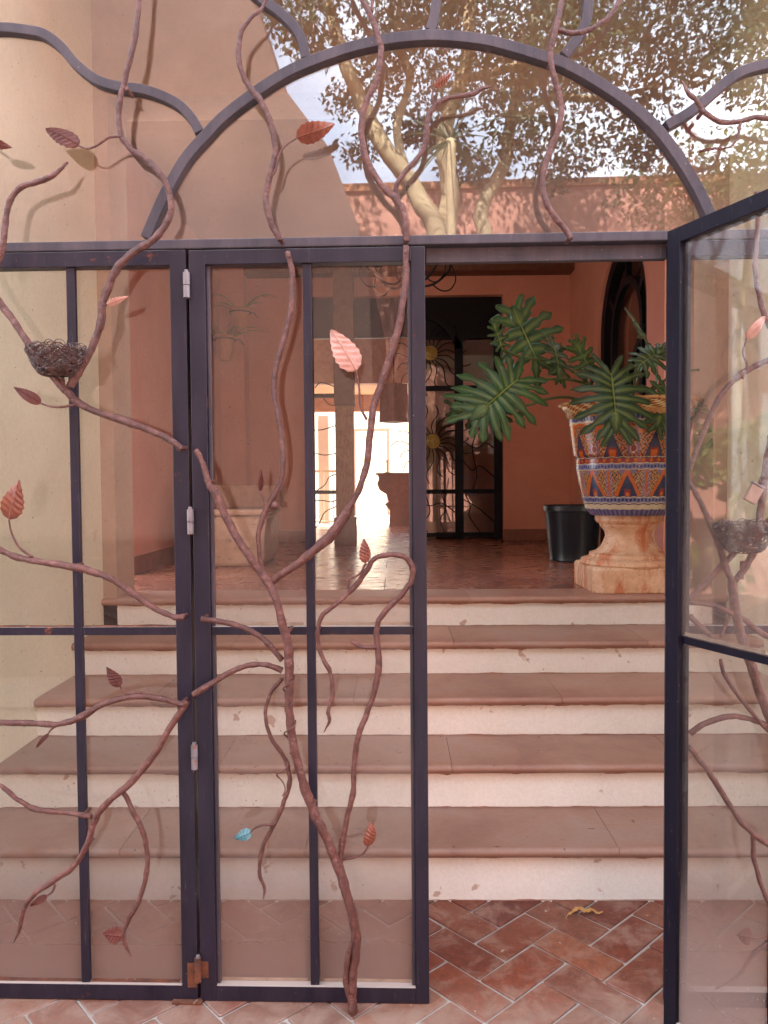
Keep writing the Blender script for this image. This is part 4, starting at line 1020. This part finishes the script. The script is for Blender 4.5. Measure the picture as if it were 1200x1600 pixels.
def paint(a, yrow):
    """a: angle in panels; yrow: height as picture row (803 foot .. 634 rim)"""
    def scroll(x, y, s=1.0):
        v = math.sin(x*9*s+2.6*math.sin(y*.55*s))+math.sin(y*.75*s+3*math.sin(x*7*s))
        return v
    if yrow > 794: return (.10, .09, .20) if math.sin(a*40) > -.6 else BL
    if yrow > 786.5: return WH
    if yrow > 785: return DB
    if yrow > 775:
        if yrow > 783.5 or yrow < 776.2: return WH
        return DB if abs(yrow-779.7) < 1.9 and (a*9) % 1 < .62 else BL
    if yrow > 735:
        t = (775-yrow)/40; x = (a % 1)
        if yrow > 774: return DB
        # tall chevron with dark heart between scroll fields
        d = abs(x-.5)
        e = .30*(1-t*1.15)
        if d < e-.04: 
            if t < .28 and d < .09: return RD if (d/.05)**2+((t-.08)/.1)**2 > 1 else OR
            return DB
        if d < e+.085: return OR if d > e-.015 else DB
        if d > .47 or (d < .02 and t > .9): return OR
        if t > .86 and d < .22: return (.22, .16, .26)
        if .40 < d: return (.20, .11, .16) if scroll(a*7, yrow, 1.3) > -.2 else (.42, .33, .36)
        s = scroll(a*6.3, yrow, 1.15)
        return (.10, .05, .03) if s > .1 else (CR_ if s > -1.0 else OR)
    if yrow > 725:
        if yrow > 733.8 or yrow < 726.2: return WH
        return (.04, .045, .14) if abs(yrow-730) < 1.8 and (a*11) % 1 < .6 else BL
    if yrow > 717:
        q = ((a*5) % 1-.5)
        return OR if (q/.22)**2+((yrow-721)/2.6)**2 < 1 else (DB if yrow < 718 else RD)
    if yrow > 716: return WH
    if yrow > 668:
        t = (716-yrow)/48; x = ((a+.35) % 1); d = abs(x-.5)
        e = .22*(1-t*1.35)
        if d < e-.02: return OR if (t < .22 and d < .08) else (RD if (t < .28 and d < .11) else (.05, .05, .09))
        if d < e+.02: return DB
        d2 = abs(((a+.85) % 1)-.5)
        fl = (d2/.12)**2+((t-.25)/.2)**2
        if fl < .25: return RD
        if fl < .6: return (.62, .45, .4) if (math.sin(math.atan2(t-.25, d2)*12) > 0) else (.25, .07, .1)
        if t > .72 and .16 < d < .40: return OR
        if .36 < d < .42: return (.22, .1, .16)
        s = scroll(a*6+1, yrow, 1.1)
        return (.12, .035, .03) if s > .1 else ((.45, .30, .14) if s > -.7 else OR)
    if yrow > 661: return OR if yrow > 664 else WH
    if yrow > 655: return (.04, .045, .14) if (a*10) % 1 < .6 else BL
    if yrow > 648: return RD if math.sin(a*38) > 0 else OR
    s = math.sin(a*26+yrow*.6)*math.sin(yrow*1.1+a*9)
    return (.30, .06, .04) if s > .1 else (YL if s > -.45 else (.7, .6, .4))
mesh_v = []; cols = []
for i in range(NZ+1):
    z = HZ*i/NZ; r = rad_at(z); yr = py_of(z)
    # sub-row precision
    lo_, hi_ = 634.0, 803.5
    for _ in range(12):
        mid = (lo_+hi_)/2
        if zpx(mid)-zpx(803.5) > z: lo_ = mid
        else: hi_ = mid
    yr = lo_
    for k in range(NT):
        th = 2*PI*k/NT; mesh_v.append((r*math.cos(th), r*math.sin(th), z))
        cols.append(paint((th+.001*math.sin(z*90))/(2*PI)*9+.22, yr+.5*math.sin(th*31)))
faces = [(i*NT+k, i*NT+(k+1) % NT, (i+1)*NT+(k+1) % NT, (i+1)*NT+k) for i in range(NZ) for k in range(NT)]
me = bpy.data.meshes.new('urn_body'); me.from_pydata(mesh_v, [], faces)
ca = me.color_attributes.new('glaze', 'FLOAT_COLOR', 'POINT')
flat = []
for c in cols: flat += [*c, 1.0]
ca.data.foreach_set('color', flat); me.polygons.foreach_set('use_smooth', [True]*len(me.polygons))
m, nt, b = nodes('painted_glaze'); at = nt.nodes.new('ShaderNodeAttribute'); at.attribute_name = 'glaze'
c = mix(nt, .35, at.outputs['Color'], ramp(nt, noise(nt, 25, 5), [(.3, (.55,)*3), (.7, (1.1,)*3)]).outputs[0], 'MULTIPLY')
nt.links.new(c, b.inputs['Base Color']); b.inputs['Roughness'].default_value = .22; bump(nt, b, noise(nt, 18, 3), .1, .003); M['painted_glaze'] = m
me.materials.append(m); o = bpy.data.objects.new('urn_body', me); col.objects.link(o); o.parent = urn
rt = rs_[-1]
MB().lathe([(rt, HZ-.004), (rt+.012, HZ+.004), (rt+.010, HZ+.018), (rt-.012, HZ+.020), (rt-.03, HZ-.02), (rt-.035, HZ-.08)], (0, 0, 0), 96,
           jag=lambda th, j: 1+.018*math.sin(th*24)*(1 if 0 < j < 4 else 0)).build('scalloped_rim', M['gold_disc'], urn, smooth=True)
bpy.data.objects['scalloped_rim'].data.materials[0] = worn('rim_glaze', (.45, .16, .05), (.62, .42, .16), rough=.25, scale=30, spots=(45, .56, (.2, .05, .05)))
MB().lathe([(.001, HZ-.06), (rt-.035, HZ-.06)], (0, 0, 0), 48).build('potting_soil', M['soil'], urn)

# philodendron
crown = Vector((PC.x, PC.y, uc.z+HZ-.04))
ph = empty('philodendron', crown, label='big glossy split-leaf plant growing out of the painted urn', cat='plant')
def split_leaf(att, tip, width, lobes=9, fold=.18, droop=.12, nrm=Vector((0, -1, .25)), seed=0, name='leaf'):
    """deeply cut leaf: broad fingers spring from the midrib, fused over their inner part"""
    r = random.Random(seed)
    ax = tip-att; L = ax.length; ax.normalize(); nrm = (nrm-ax*nrm.dot(ax)).normalized(); sd = ax.cross(nrm).normalized()
    vs, fs, vein = [], [], []
    def P(u, s_, h=0):
        a_ = abs(s_)
        z = fold*a_*1.0 - .62*a_*a_ - droop*max(0, u)*abs(u)*1.3 - .25*max(0, -u)
        return att+ax*(u*L)+sd*(s_*L)+nrm*(z*L+h*L)
    for side in (-1, 1):
        for i in range(lobes):
            f = i/(lobes-1)
            u0 = .01+.80*f
            ang = math.radians(150-122*f**.85+r.uniform(-5, 5))
            ln = width*(.66+.50*math.sin(PI*(.12+.60*f)))*r.uniform(.92, 1.08)
            if f > .8: ln *= .80
            dx, dy = math.cos(ang), math.sin(ang)
            # width of the fused part: neighbours just meet; beyond it, a finger with rounded tip
            W0 = (.80/lobes)*.80; W1 = width*(1.14/lobes)*(.95 if .1 < f < .9 else .8)
            K = 12; base = len(vs); bend = r.uniform(-.16, .02)
            for k in range(K+1):
                t = k/K
                if t < .40: hw_ = W0*1.12+(W1*1.12-W0*1.12)*(t/.40)**.9
                else:
                    q = (t-.40)/.60; hw_ = W1*(1.12-.40*math.sin(PI*min(1, q*1.5)))*(1-q**4)+.003
                    hw_ *= 1+.22*math.sin(q*10+i*1.7+seed)
                cu = u0+dx*ln*t+bend*t*t*width; cs = dy*ln*t
                m_ = min(1, t/.5)
                nx, ny = abs(dy), -dx*(1 if dy >= 0 else -1)
                qx = (1-m_)+m_*nx; qy = m_*ny
                for c, vn in ((-1, 0), (-.55, .0), (-.09, .55), (.09, .55), (.55, 0), (1, 0)):
                    h = .010*math.sin(t*8+i*2+c)*abs(c) + .020*abs(c)*min(1, t*3) - .0010*i
                    vs.append(P(cu+qx*hw_*c, side*max(.0, cs+qy*hw_*c), h))
                    vein.append(vn*(1-.6*t)+(.22 if t > .96 else 0)+(.10 if abs(c) == 1 else 0))
            for k in range(K):
                for j in range(5):
                    a = base+k*6+j; q = (a, a+1, a+7, a+6)
                    fs.append(q if side < 0 else q[::-1])
    base = len(vs); K = 12
    for k in range(K+1):
        u = -.03+.97*k/K; hw_ = .013*(1-k/K)+.003
        for s_ in (-1, 0, 1):
            vs.append(P(u, s_*hw_, .012 if s_ == 0 else .006)); vein.append(.9)
    for k in range(K):
        for j in range(2): a = base+k*3+j; fs.append((a, a+1, a+4, a+3))
    base = len(vs)
    for k in range(9):
        t = k/8; hw_ = (.06+.045*math.sin(PI*min(1, t*1.25)))*(1-t**5)+.003
        for s_ in (-1, -.1, .1, 1): vs.append(P(.66+.36*t, s_*hw_, .012*abs(s_)+.001)); vein.append(.7*(1-t) if abs(s_) < .5 else .1)
    for k in range(8):
        for j in range(3): a = base+k*4+j; fs.append((a, a+1, a+5, a+4))
    me = bpy.data.meshes.new(name); me.from_pydata([tuple(v-crown) for v in vs], [], fs)
    at_ = me.attributes.new('vein', 'FLOAT', 'POINT'); at_.data.foreach_set('value', [min(1, max(0, x)) for x in vein])
    me.polygons.foreach_set('use_smooth', [True]*len(me.polygons)); me.materials.append(M['philodendron_leaf'])
    o = bpy.data.objects.new(name, me); col.objects.link(o); o.parent = ph
    so_ = o.modifiers.new('thick', 'SOLIDIFY'); so_.thickness = .0014; so_.offset = 0
    return o
worn('petiole', (.05, .09, .02), (.12, .16, .05), rough=.4, scale=20)
def pleaf(att, yd, tip, yd2, width, seed, nrm=Vector((0, -1, .3)), droop=.10, base=None, lob=9):
    a = at_y(*att, yd); t = at_y(*tip, yd2)
    split_leaf(a, t, width, lob, seed=seed, nrm=nrm, droop=droop)
    c0 = crown+Vector((random.uniform(-.08, .08), random.uniform(-.06, .06), -.04))
    mid = (c0+a)/2+Vector((0, 0, .10))
    back = a-(t-a).normalized()*.02
    C = catmull([c0, mid, back*.75+mid*.25+Vector((0, .01, .0)), a], 6)
    MB().tube(C, [.010-.004*i/len(C) for i in range(len(C))], 8).build('petiole', M['petiole'], ph, crown, smooth=True)
pleaf((808, 594), 4.30, (738, 650), 4.18, .62, 1, Vector((.05, -1, .35)), .12, lob=9)      # big pale leaf facing us
pleaf((838, 560), 4.62, (800, 478), 4.70, .50, 2, Vector((-.2, -1, -.35)), .02, lob=6)       # dark leaf standing up behind
pleaf((862, 535), 4.55, (885, 590), 4.40, .36, 3, Vector((.5, -.6, .6)), .15, lob=6)
pleaf((955, 586), 4.28, (968, 668), 4.14, .62, 4, Vector((.0, -1, .45)), .16, lob=9)         # dark leaf in front of the urn
pleaf((925, 585), 4.40, (900, 528), 4.36, .42, 5, Vector((.1, -.8, .6)), .10, lob=6)
pleaf((1000, 570), 4.60, (1042, 540), 4.62, .55, 6, Vector((.1, -.8, .7)), .12, lob=7)
pleaf((1040, 610), 4.45, (1030, 668), 4.35, .5, 7, Vector((.2, -1, .3)), .12, lob=7)
pleaf((790, 640), 4.60, (705, 650), 4.62, .42, 8, Vector((0, -.8, -.6)), .2, lob=7)          # dark underside lower left
pleaf((1120, 575), 4.6, (1170, 600), 4.5, .50, 9, Vector((.1, -.9, .5)), .14, lob=7)
pleaf((1110, 640), 4.5, (1150, 700), 4.4, .5, 10, Vector((.2, -1, .3)), .16, lob=7)
pleaf((1020, 560), 5.1, (1000, 500), 5.3, .5, 11, Vector((.2, .5, 1)), .1, lob=6)
pleaf((785, 545), 4.40, (770, 500), 4.36, .34, 12, Vector((.3, -1, .1)), .02, lob=6)

# black plastic pot
q = at_z(894, 868, ZL); pr0 = q.y
pc2 = Vector((at_y(895, 850, 6.45).x, 6.45, ZL))
Rp = (at_y(940, 800, 6.45).x-at_y(849, 800, 6.45).x)/2
hp = at_y(895, 789, 6.45).z-ZL
bp = empty('plastic_pot', pc2, label='empty black plastic plant pot standing beside the stone pedestal', cat='plant pot')
MB().lathe([(Rp*.78, 0), (Rp*.80, .012), (Rp*.78, .03), (Rp*.82, .08), (Rp*.94, hp-.055), (Rp*.95, hp-.05), (Rp, hp-.045), (Rp*1.01, hp-.005), (Rp*.99, hp), (Rp*.95, hp-.01), (Rp*.9, hp-.1), (Rp*.78, .04), (.001, .03)], (0, 0, 0), 56).build('pot_body', M['black_plastic'], bp, smooth='auto')
MB().lathe([(.001, hp-.16), (Rp*.88, hp-.16)], (0, 0, 0), 32).build('potting_soil', M['soil'], bp)

# stone trough on the left with a timber on it
ty = 6.1
a, b_ = at_y(322, 860, ty), at_y(398, 860, ty)
to = Vector(((a.x+b_.x)/2, ty+.3, ZL))
tr_ = empty('stone_trough', to, label='old rough stone trough by the left hall wall', cat='trough')
hw_, tz_ = (b_.x-a.x)/2+.09, at_y(360, 796, ty).z-ZL
prof = [(-hw_*.86, 0), (hw_*.80, 0), (hw_*.95, .06), (hw_, tz_-.12), (hw_*.98, tz_-.05), (-hw_*.98, tz_-.05), (-hw_, tz_-.12), (-hw_*.95, .06)]
tb = MB().plate(prof, -.3, .45)
tb.build('trough_body', M['trough_stone'], tr_, bevel=.03)
MB().box(-hw_*1.02, hw_*1.04, -.33, .47, tz_-.049, tz_).build('trough_rim', M['trough_stone'], tr_, bevel=.015)
tz2 = at_y(360, 757, ty).z
o = MB().box(-hw_*1.0, hw_*1.32, -.10, .14, 0, tz2-ZL-tz_-.002).build('timber_block', M['old_wood'], None, bevel=.012); o.location = to+Vector((0, 0, tz_+.001)); o.rotation_euler = (0, 0, .06)
tag(o, 'dark old timber lying across the stone trough', 'timber')
pz_ = at_y(433, 792, 6.5); 
o = MB().lathe([(.02, 0), (.06, .01), (.075, .06), (.06, .11), (.03, .13)], (0, 0, 0), 20).build('dark_jar', M['old_wood'], None, smooth=True); o.location = (to.x+hw_*1.17, to.y+.02, to.z+tz_+.001)
o.location = (to.x+hw_*.2, to.y+.33, to.z+tz_+.001); tag(o, 'round dark jar behind the timber on the stone trough', 'jar')
# dim pilaster in the far left corner
pa, pb = at_y(345, 700, 8.6).x, at_y(385, 700, 8.6).x
pil = MB().box(max(pa, HL+.001), pb, 8.55, YB-.001, ZL, CEIL-.001).build('pilaster', M['terracotta_plaster'], None); tag(pil, 'terracotta corner pilaster in the left back corner of the hall', 'pilaster')

# pots with spiky plants on the walls
def wallpot(px, py, yy, label, wallx=None, r=.10, h=.24, seed=0):
    p = at_y(px, py, yy)
    e = empty('wall_pot', p, label=label, cat='plant pot')
    MB().lathe([(r*.55, 0), (r*.72, h*.2), (r, h), (r*1.08, h), (r*1.08, h+.02), (r*.9, h+.02), (r*.8, h*.7), (.001, h*.7)], (0, 0, 0), 28).build('pot_body', M['clay_pot'], e, smooth='auto')
    ring = [(r*1.12*math.cos(t), r*1.12*math.sin(t), h*.9) for t in [2*PI*i/24 for i in range(25)]]
    MB().tube(ring, .007, 6).tube([(r*1.1, 0, h*.9), (r*1.3, .1, h*.9+.02), (r*1.3, .34, h*.95)], .007, 6).build('wall_ring', M['black_iron'], e)
    rr = random.Random(seed); s = empty('spiky_plant', p+Vector((0, 0, h*.7)), label=label.replace('clay pot', 'thin-leaved plant').replace('hanging', 'growing'), cat='plant')
    for i in range(15):
        th = rr.uniform(0, 2*PI); L = rr.uniform(.35, .62); up_ = rr.uniform(.5, 1.2)
        pts = []
        for j in range(8):
            t = j/7; pts.append((L*t*math.cos(th)*.8, L*t*math.sin(th)*.35, L*(up_*t-.55*up_*t*t*1.3)+.01))
        MB().tube(pts, [.010*(1-t_/8.2) for t_ in range(8)], 5, squash=.35).build('blade', M['hedge_leaf'], s, smooth=True)
wallpot(352, 563, 8.15, 'clay pot hanging low on the wall behind the closed gate leaf, left of the pair', seed=3)
wallpot(376, 520, 8.3, 'clay pot hanging higher behind the closed gate leaf, right of the pair', seed=4)

# wrought-iron chandelier
cc_ = at_y(638, 428, 6.4)
ch = empty('chandelier', cc_, label='black wrought-iron chandelier with curling arms, just below the transom', cat='chandelier')
MB().tube([(0, 0, -.02), (0, 0, CEIL-cc_.z)], .012, 8).build('rod', M['black_iron'], ch)
MB().lathe([(.001, -.10), (.02, -.08), (.045, -.03), (.03, .01), (.04, .04), (.001, .10)], (0, 0, 0), 20).build('hub', M['black_iron'], ch, smooth=True)
for k in range(6):
    th = 2*PI*k/6+.25; cx_, sx_ = math.cos(th), math.sin(th)
    f_ = lambda rr, z: (rr*cx_, rr*sx_, z)
    C = catmull([f_(.03, -.03), f_(.12, -.09), f_(.22, -.07), f_(.31, .0), f_(.36, .06), f_(.37, .12)], 5)
    am = MB().tube(C, .010, 8).build('arm', M['black_iron'], ch, smooth=True)
    C = catmull([f_(.20, -.07), f_(.28, -.12), f_(.36, -.11), f_(.41, -.03), f_(.39, .06), f_(.36, .11)], 5)
    MB().tube(C, .006, 6).build('scroll', M['black_iron'], am, smooth=True)
    MB().lathe([(.001, 0), (.03, .004), (.05, .02), (.052, .026), (.001, .022)], f_(.37, .12), 18).build('drip_cup', M['black_iron'], am, smooth=True)
    MB().tube([f_(.37, .142), f_(.37, .21)], .012, 10).build('candle', M['candle_wax'], am)

# dry curled leaf on the tiles
dl = MB(); C = catmull([at_z(884, 1436, .008), at_z(893, 1424, .012), at_z(912, 1421, .02), at_z(928, 1424, .012), at_z(942, 1426, .006)], 5)
for i, c in enumerate(C):
    w_ = .011*math.sin(PI*(i+.6)/(len(C)+.3))*(1+.5*math.sin(i*2.1)); 
    for s_ in (-1, 0, 1): dl.v.append(c+Vector((.2*w_*s_, w_*s_, .006*(abs(s_))*math.sin(i))))
for i in range(len(C)-1):
    for j in range(2): a = i*3+j; dl.f.append((a, a+1, a+4, a+3))
o = dl.build('dry_leaf', M['dry_leaf'], None, C[0]); o.modifiers.new('t', 'SOLIDIFY').thickness = .0012
tag(o, 'curled yellow dry leaf on the tiles below the bottom step', 'dry leaf')

# ------------------------------------------------------------------ the courtyard behind the viewer (seen mirrored in the glass)
YW = -5.6
zw = mir(800, 292, YW).z
cw = wall('courtyard_wall', 'coral_plaster', 'sunlit coral courtyard wall mirrored in the fanlight', [(-14, 14, YW-.3, YW, 0, zw)])
MB().box(-14, 14, YW-.34, YW+.04, zw+.002, zw+.10).build('coping', M['clay_pot'], cw)
yb_ = -1.6
eA, eB, eC = mir(300, -300, yb_), mir(392, -20, yb_), mir(440, 130, yb_)
e0, e1, e2 = mir(512, 225, yb_), mir(560, 352, yb_), mir(575, 420, yb_)
mb = MB().plate([(-7, 0), (e2.x+.1, 0), (e2.x, e2.z), (e1.x, e1.z), (e0.x, e0.z), (eC.x, eC.z), (eB.x, eB.z), (eA.x, eA.z), (-7, eA.z)], yb_-3.2, yb_)
o = mb.build('side_building', M['brown_plaster']); tag(o, 'shade-brown side building mirrored in the left of the fanlight', 'building')  # dark brown puts shade into the colour of this sunlit face
# leaning trunks and crown
tree = empty('tree', mir(700, 420, -3.9)*1.0, label='pale-trunked leafy tree mirrored in the arched fanlight', cat='tree'); tree.location.z = 0
TO = tree.location.copy()
def trunk(pts, y, r0, r1, name='trunk'):
    P = [mir(a, b_, y+dy) for a, b_, dy in pts]
    C = catmull(P, 5); MB().tube(C, [r0+(r1-r0)*i/(len(C)-1) for i in range(len(C))], 10, bump=.12).build(name, M['tree_bark'], tree, TO, smooth=True); return C
def root_(a): return a
c1 = trunk([(706, 1000, 0), (697, 560, 0), (696, 362, 0), (704, 300, 0), (694, 225, .1), (701, 175, .1), (727, 104, .2), (735, 0, .3), (745, -160, .4)], -3.9, .13, .05)
c2 = trunk([(700, 900, .1), (690, 500, .1), (683, 362, .1), (658, 316, .1), (640, 280, .1), (605, 235, .2), (575, 180, .2), (562, 150, .2), (537, 92, .3), (518, 25, .3), (490, -90, .4)], -3.9, .12, .06)
c3 = trunk([(735, 900, -.1), (760, 420, -.1), (752, 330, -.1), (790, 250, -.1), (800, 180, -.2), (830, 60, -.2), (850, -60, -.2)], -3.9, .09, .05)
c4 = trunk([(725, 120, .1), (790, 105, .2), (880, 70, .3), (1010, 30, .3)], -3.9, .05, .02, 'limb')
c5 = trunk([(798, 190, 0), (860, 150, 0), (950, 150, .2), (1030, 130, .3)], -3.9, .05, .02, 'limb')
c6 = trunk([(640, 280, .1), (620, 200, .1), (640, 120, .1), (620, 40, .1), (640, -60, .1)], -3.9, .05, .03, 'limb')
rg = random.Random(11)
def leaves(name, clumps, n, size, mat, parent, org, label=None, kind=None):
    vs, fs = [], []
    for i in range(n):
        c, rad = clumps[rg.randrange(len(clumps))]
        d = Vector((rg.gauss(0, 1), rg.gauss(0, 1), rg.gauss(0, 1))); d = d.normalized()*(rg.random()**.45)*rad
        p = c+Vector((d.x, d.y*.8, d.z*.75))-org
        a = Vector((rg.gauss(0, 1), rg.gauss(0, 1), rg.gauss(0, .6)-.7)).normalized(); b2 = a.cross(Vector((rg.gauss(0, 1), rg.gauss(0, 1), rg.gauss(0, 1)))).normalized()
        s_ = size*rg.uniform(.6, 1.3); k = len(vs)
        nn = a.cross(b2)*s_*.12
        vs += [p, p+a*s_*.5+b2*s_*.27+nn, p+a*s_, p+a*s_*.5-b2*s_*.27+nn]
        fs += [(k, k+1, k+2), (k, k+2, k+3)]
    me = bpy.data.meshes.new(name); me.from_pydata([tuple(v) for v in vs], [], fs); me.materials.append(M[mat])
    o = bpy.data.objects.new(name, me); col.objects.link(o)
    if parent: o.parent = parent
    else: o.location = org
    return o
cl = []
for i in range(150):
    x = rg.uniform(400, 1330); yv = rg.uniform(-260, 130)
    lim = 130-max(0, (560-x))*.35 + (130 if 760 < x < 1060 else 0)*rg.random()
    if yv > lim: continue
    cl.append((mir(x, yv, -3.9+rg.uniform(-1.2, 1.3)), rg.uniform(.28, .6)))
for (x, yv, r_) in ((860, 190, .45), (930, 210, .5), (980, 190, .4), (900, 240, .35), (1000, 230, .25), (800, 200, .35), (760, 260, .3), (560, 230, .28), (590, 130, .4), (540, 150, .3), (640, 180, .35), (620, 90, .45), (690, 120, .4), (770, 130, .45), (830, 120, .5), (955, 120, .5), (1010, 150, .35), (1090, 90, .35), (1150, 60, .4), (860, 270, .3), (830, 230, .4), (1160, 130, .3)):
    cl.append((mir(x, yv, -3.9+rg.uniform(-.5, .5)), r_))
for x, yv, r_ in ((720, 250, .3), (700, 210, .3), (660, 205, .25)): cl.append((mir(x, yv, -4.1), r_))
leaves('crown', cl, 42000, .075, 'tree_leaf', tree, TO)
# spiky yucca in front of the trunks
yu = empty('yucca', mir(700, 420, -3.2), label='spiky yucca mirrored among the tree trunks in the fanlight', cat='plant'); yu.location.z = 0
YO = yu.location.copy()
hd = mir(705, 215, -3.2)
MB().tube(catmull([YO, YO+Vector((.05, 0, 1.6)), hd-Vector((0, 0, .7)), hd], 6), .05, 10, bump=.1).build('trunk', M['tree_bark'], yu, YO, smooth=True)
for i in range(34):
    th = rg.uniform(0, 2*PI); el = rg.uniform(-1.0, 1.2); L = rg.uniform(.5, .85)
    d = Vector((math.cos(th)*math.cos(el), math.sin(th)*math.cos(el), math.sin(el)))
    pts = [hd+d*(L*t)+Vector((0, 0, -.25*L*t*t)) for t in (0, .3, .6, .85, 1)]
    MB().tube(pts, [.006, .008, .007, .005, .002], 5, squash=.3).build('blade', M['tree_leaf'], yu, YO)
# bushes behind the wall and hedge mirrored at the right edge
for i, (x, yv, r_, lab) in enumerate(((1150, 300, .75, 'green bush mirrored at the right edge of the fanlight above the wall'), (1260, 290, .9, 'bright green bush mirrored beyond the right end of the screen'))):
    c = mir(x, yv, YW+1.0); e = empty('bush', (c.x, c.y, 0), label=lab, cat='bush'); eo = e.location.copy()
    MB().tube([(c.x, c.y, 0), (c.x+.1, c.y, c.z-.3)], .06, 8).build('stem', M['tree_bark'], e, eo)
    leaves('foliage', [(c+Vector((rg.uniform(-1, 1), rg.uniform(-.3, .3), rg.uniform(-.8, .5))), r_) for _ in range(9)], 5000, .08, 'hedge_leaf', e, eo)
# potted shrub in the courtyard
c = mir(1150, 640, -2.2); e = empty('potted_shrub', (c.x, c.y, 0), label='leafy shrub in a clay pot mirrored in the right panel', cat='plant'); eo = e.location.copy()
MB().lathe([(.22, 0), (.30, .5), (.33, .5), (.33, .56), (.28, .56), (.26, .48), (.001, .46)], (0, 0, 0), 32).build('clay_tub', M['clay_pot'], e, smooth='auto')
MB().tube([(0, 0, .46), (.04, 0, 1.5)], .03, 8).build('stem', M['tree_bark'], e)
leaves('foliage', [(Vector((c.x, c.y, 1.2))+Vector((rg.uniform(-.4, .4), rg.uniform(-.3, .3), rg.uniform(-.4, .9))), .3) for _ in range(9)], 1800, .11, 'hedge_leaf', e, eo)
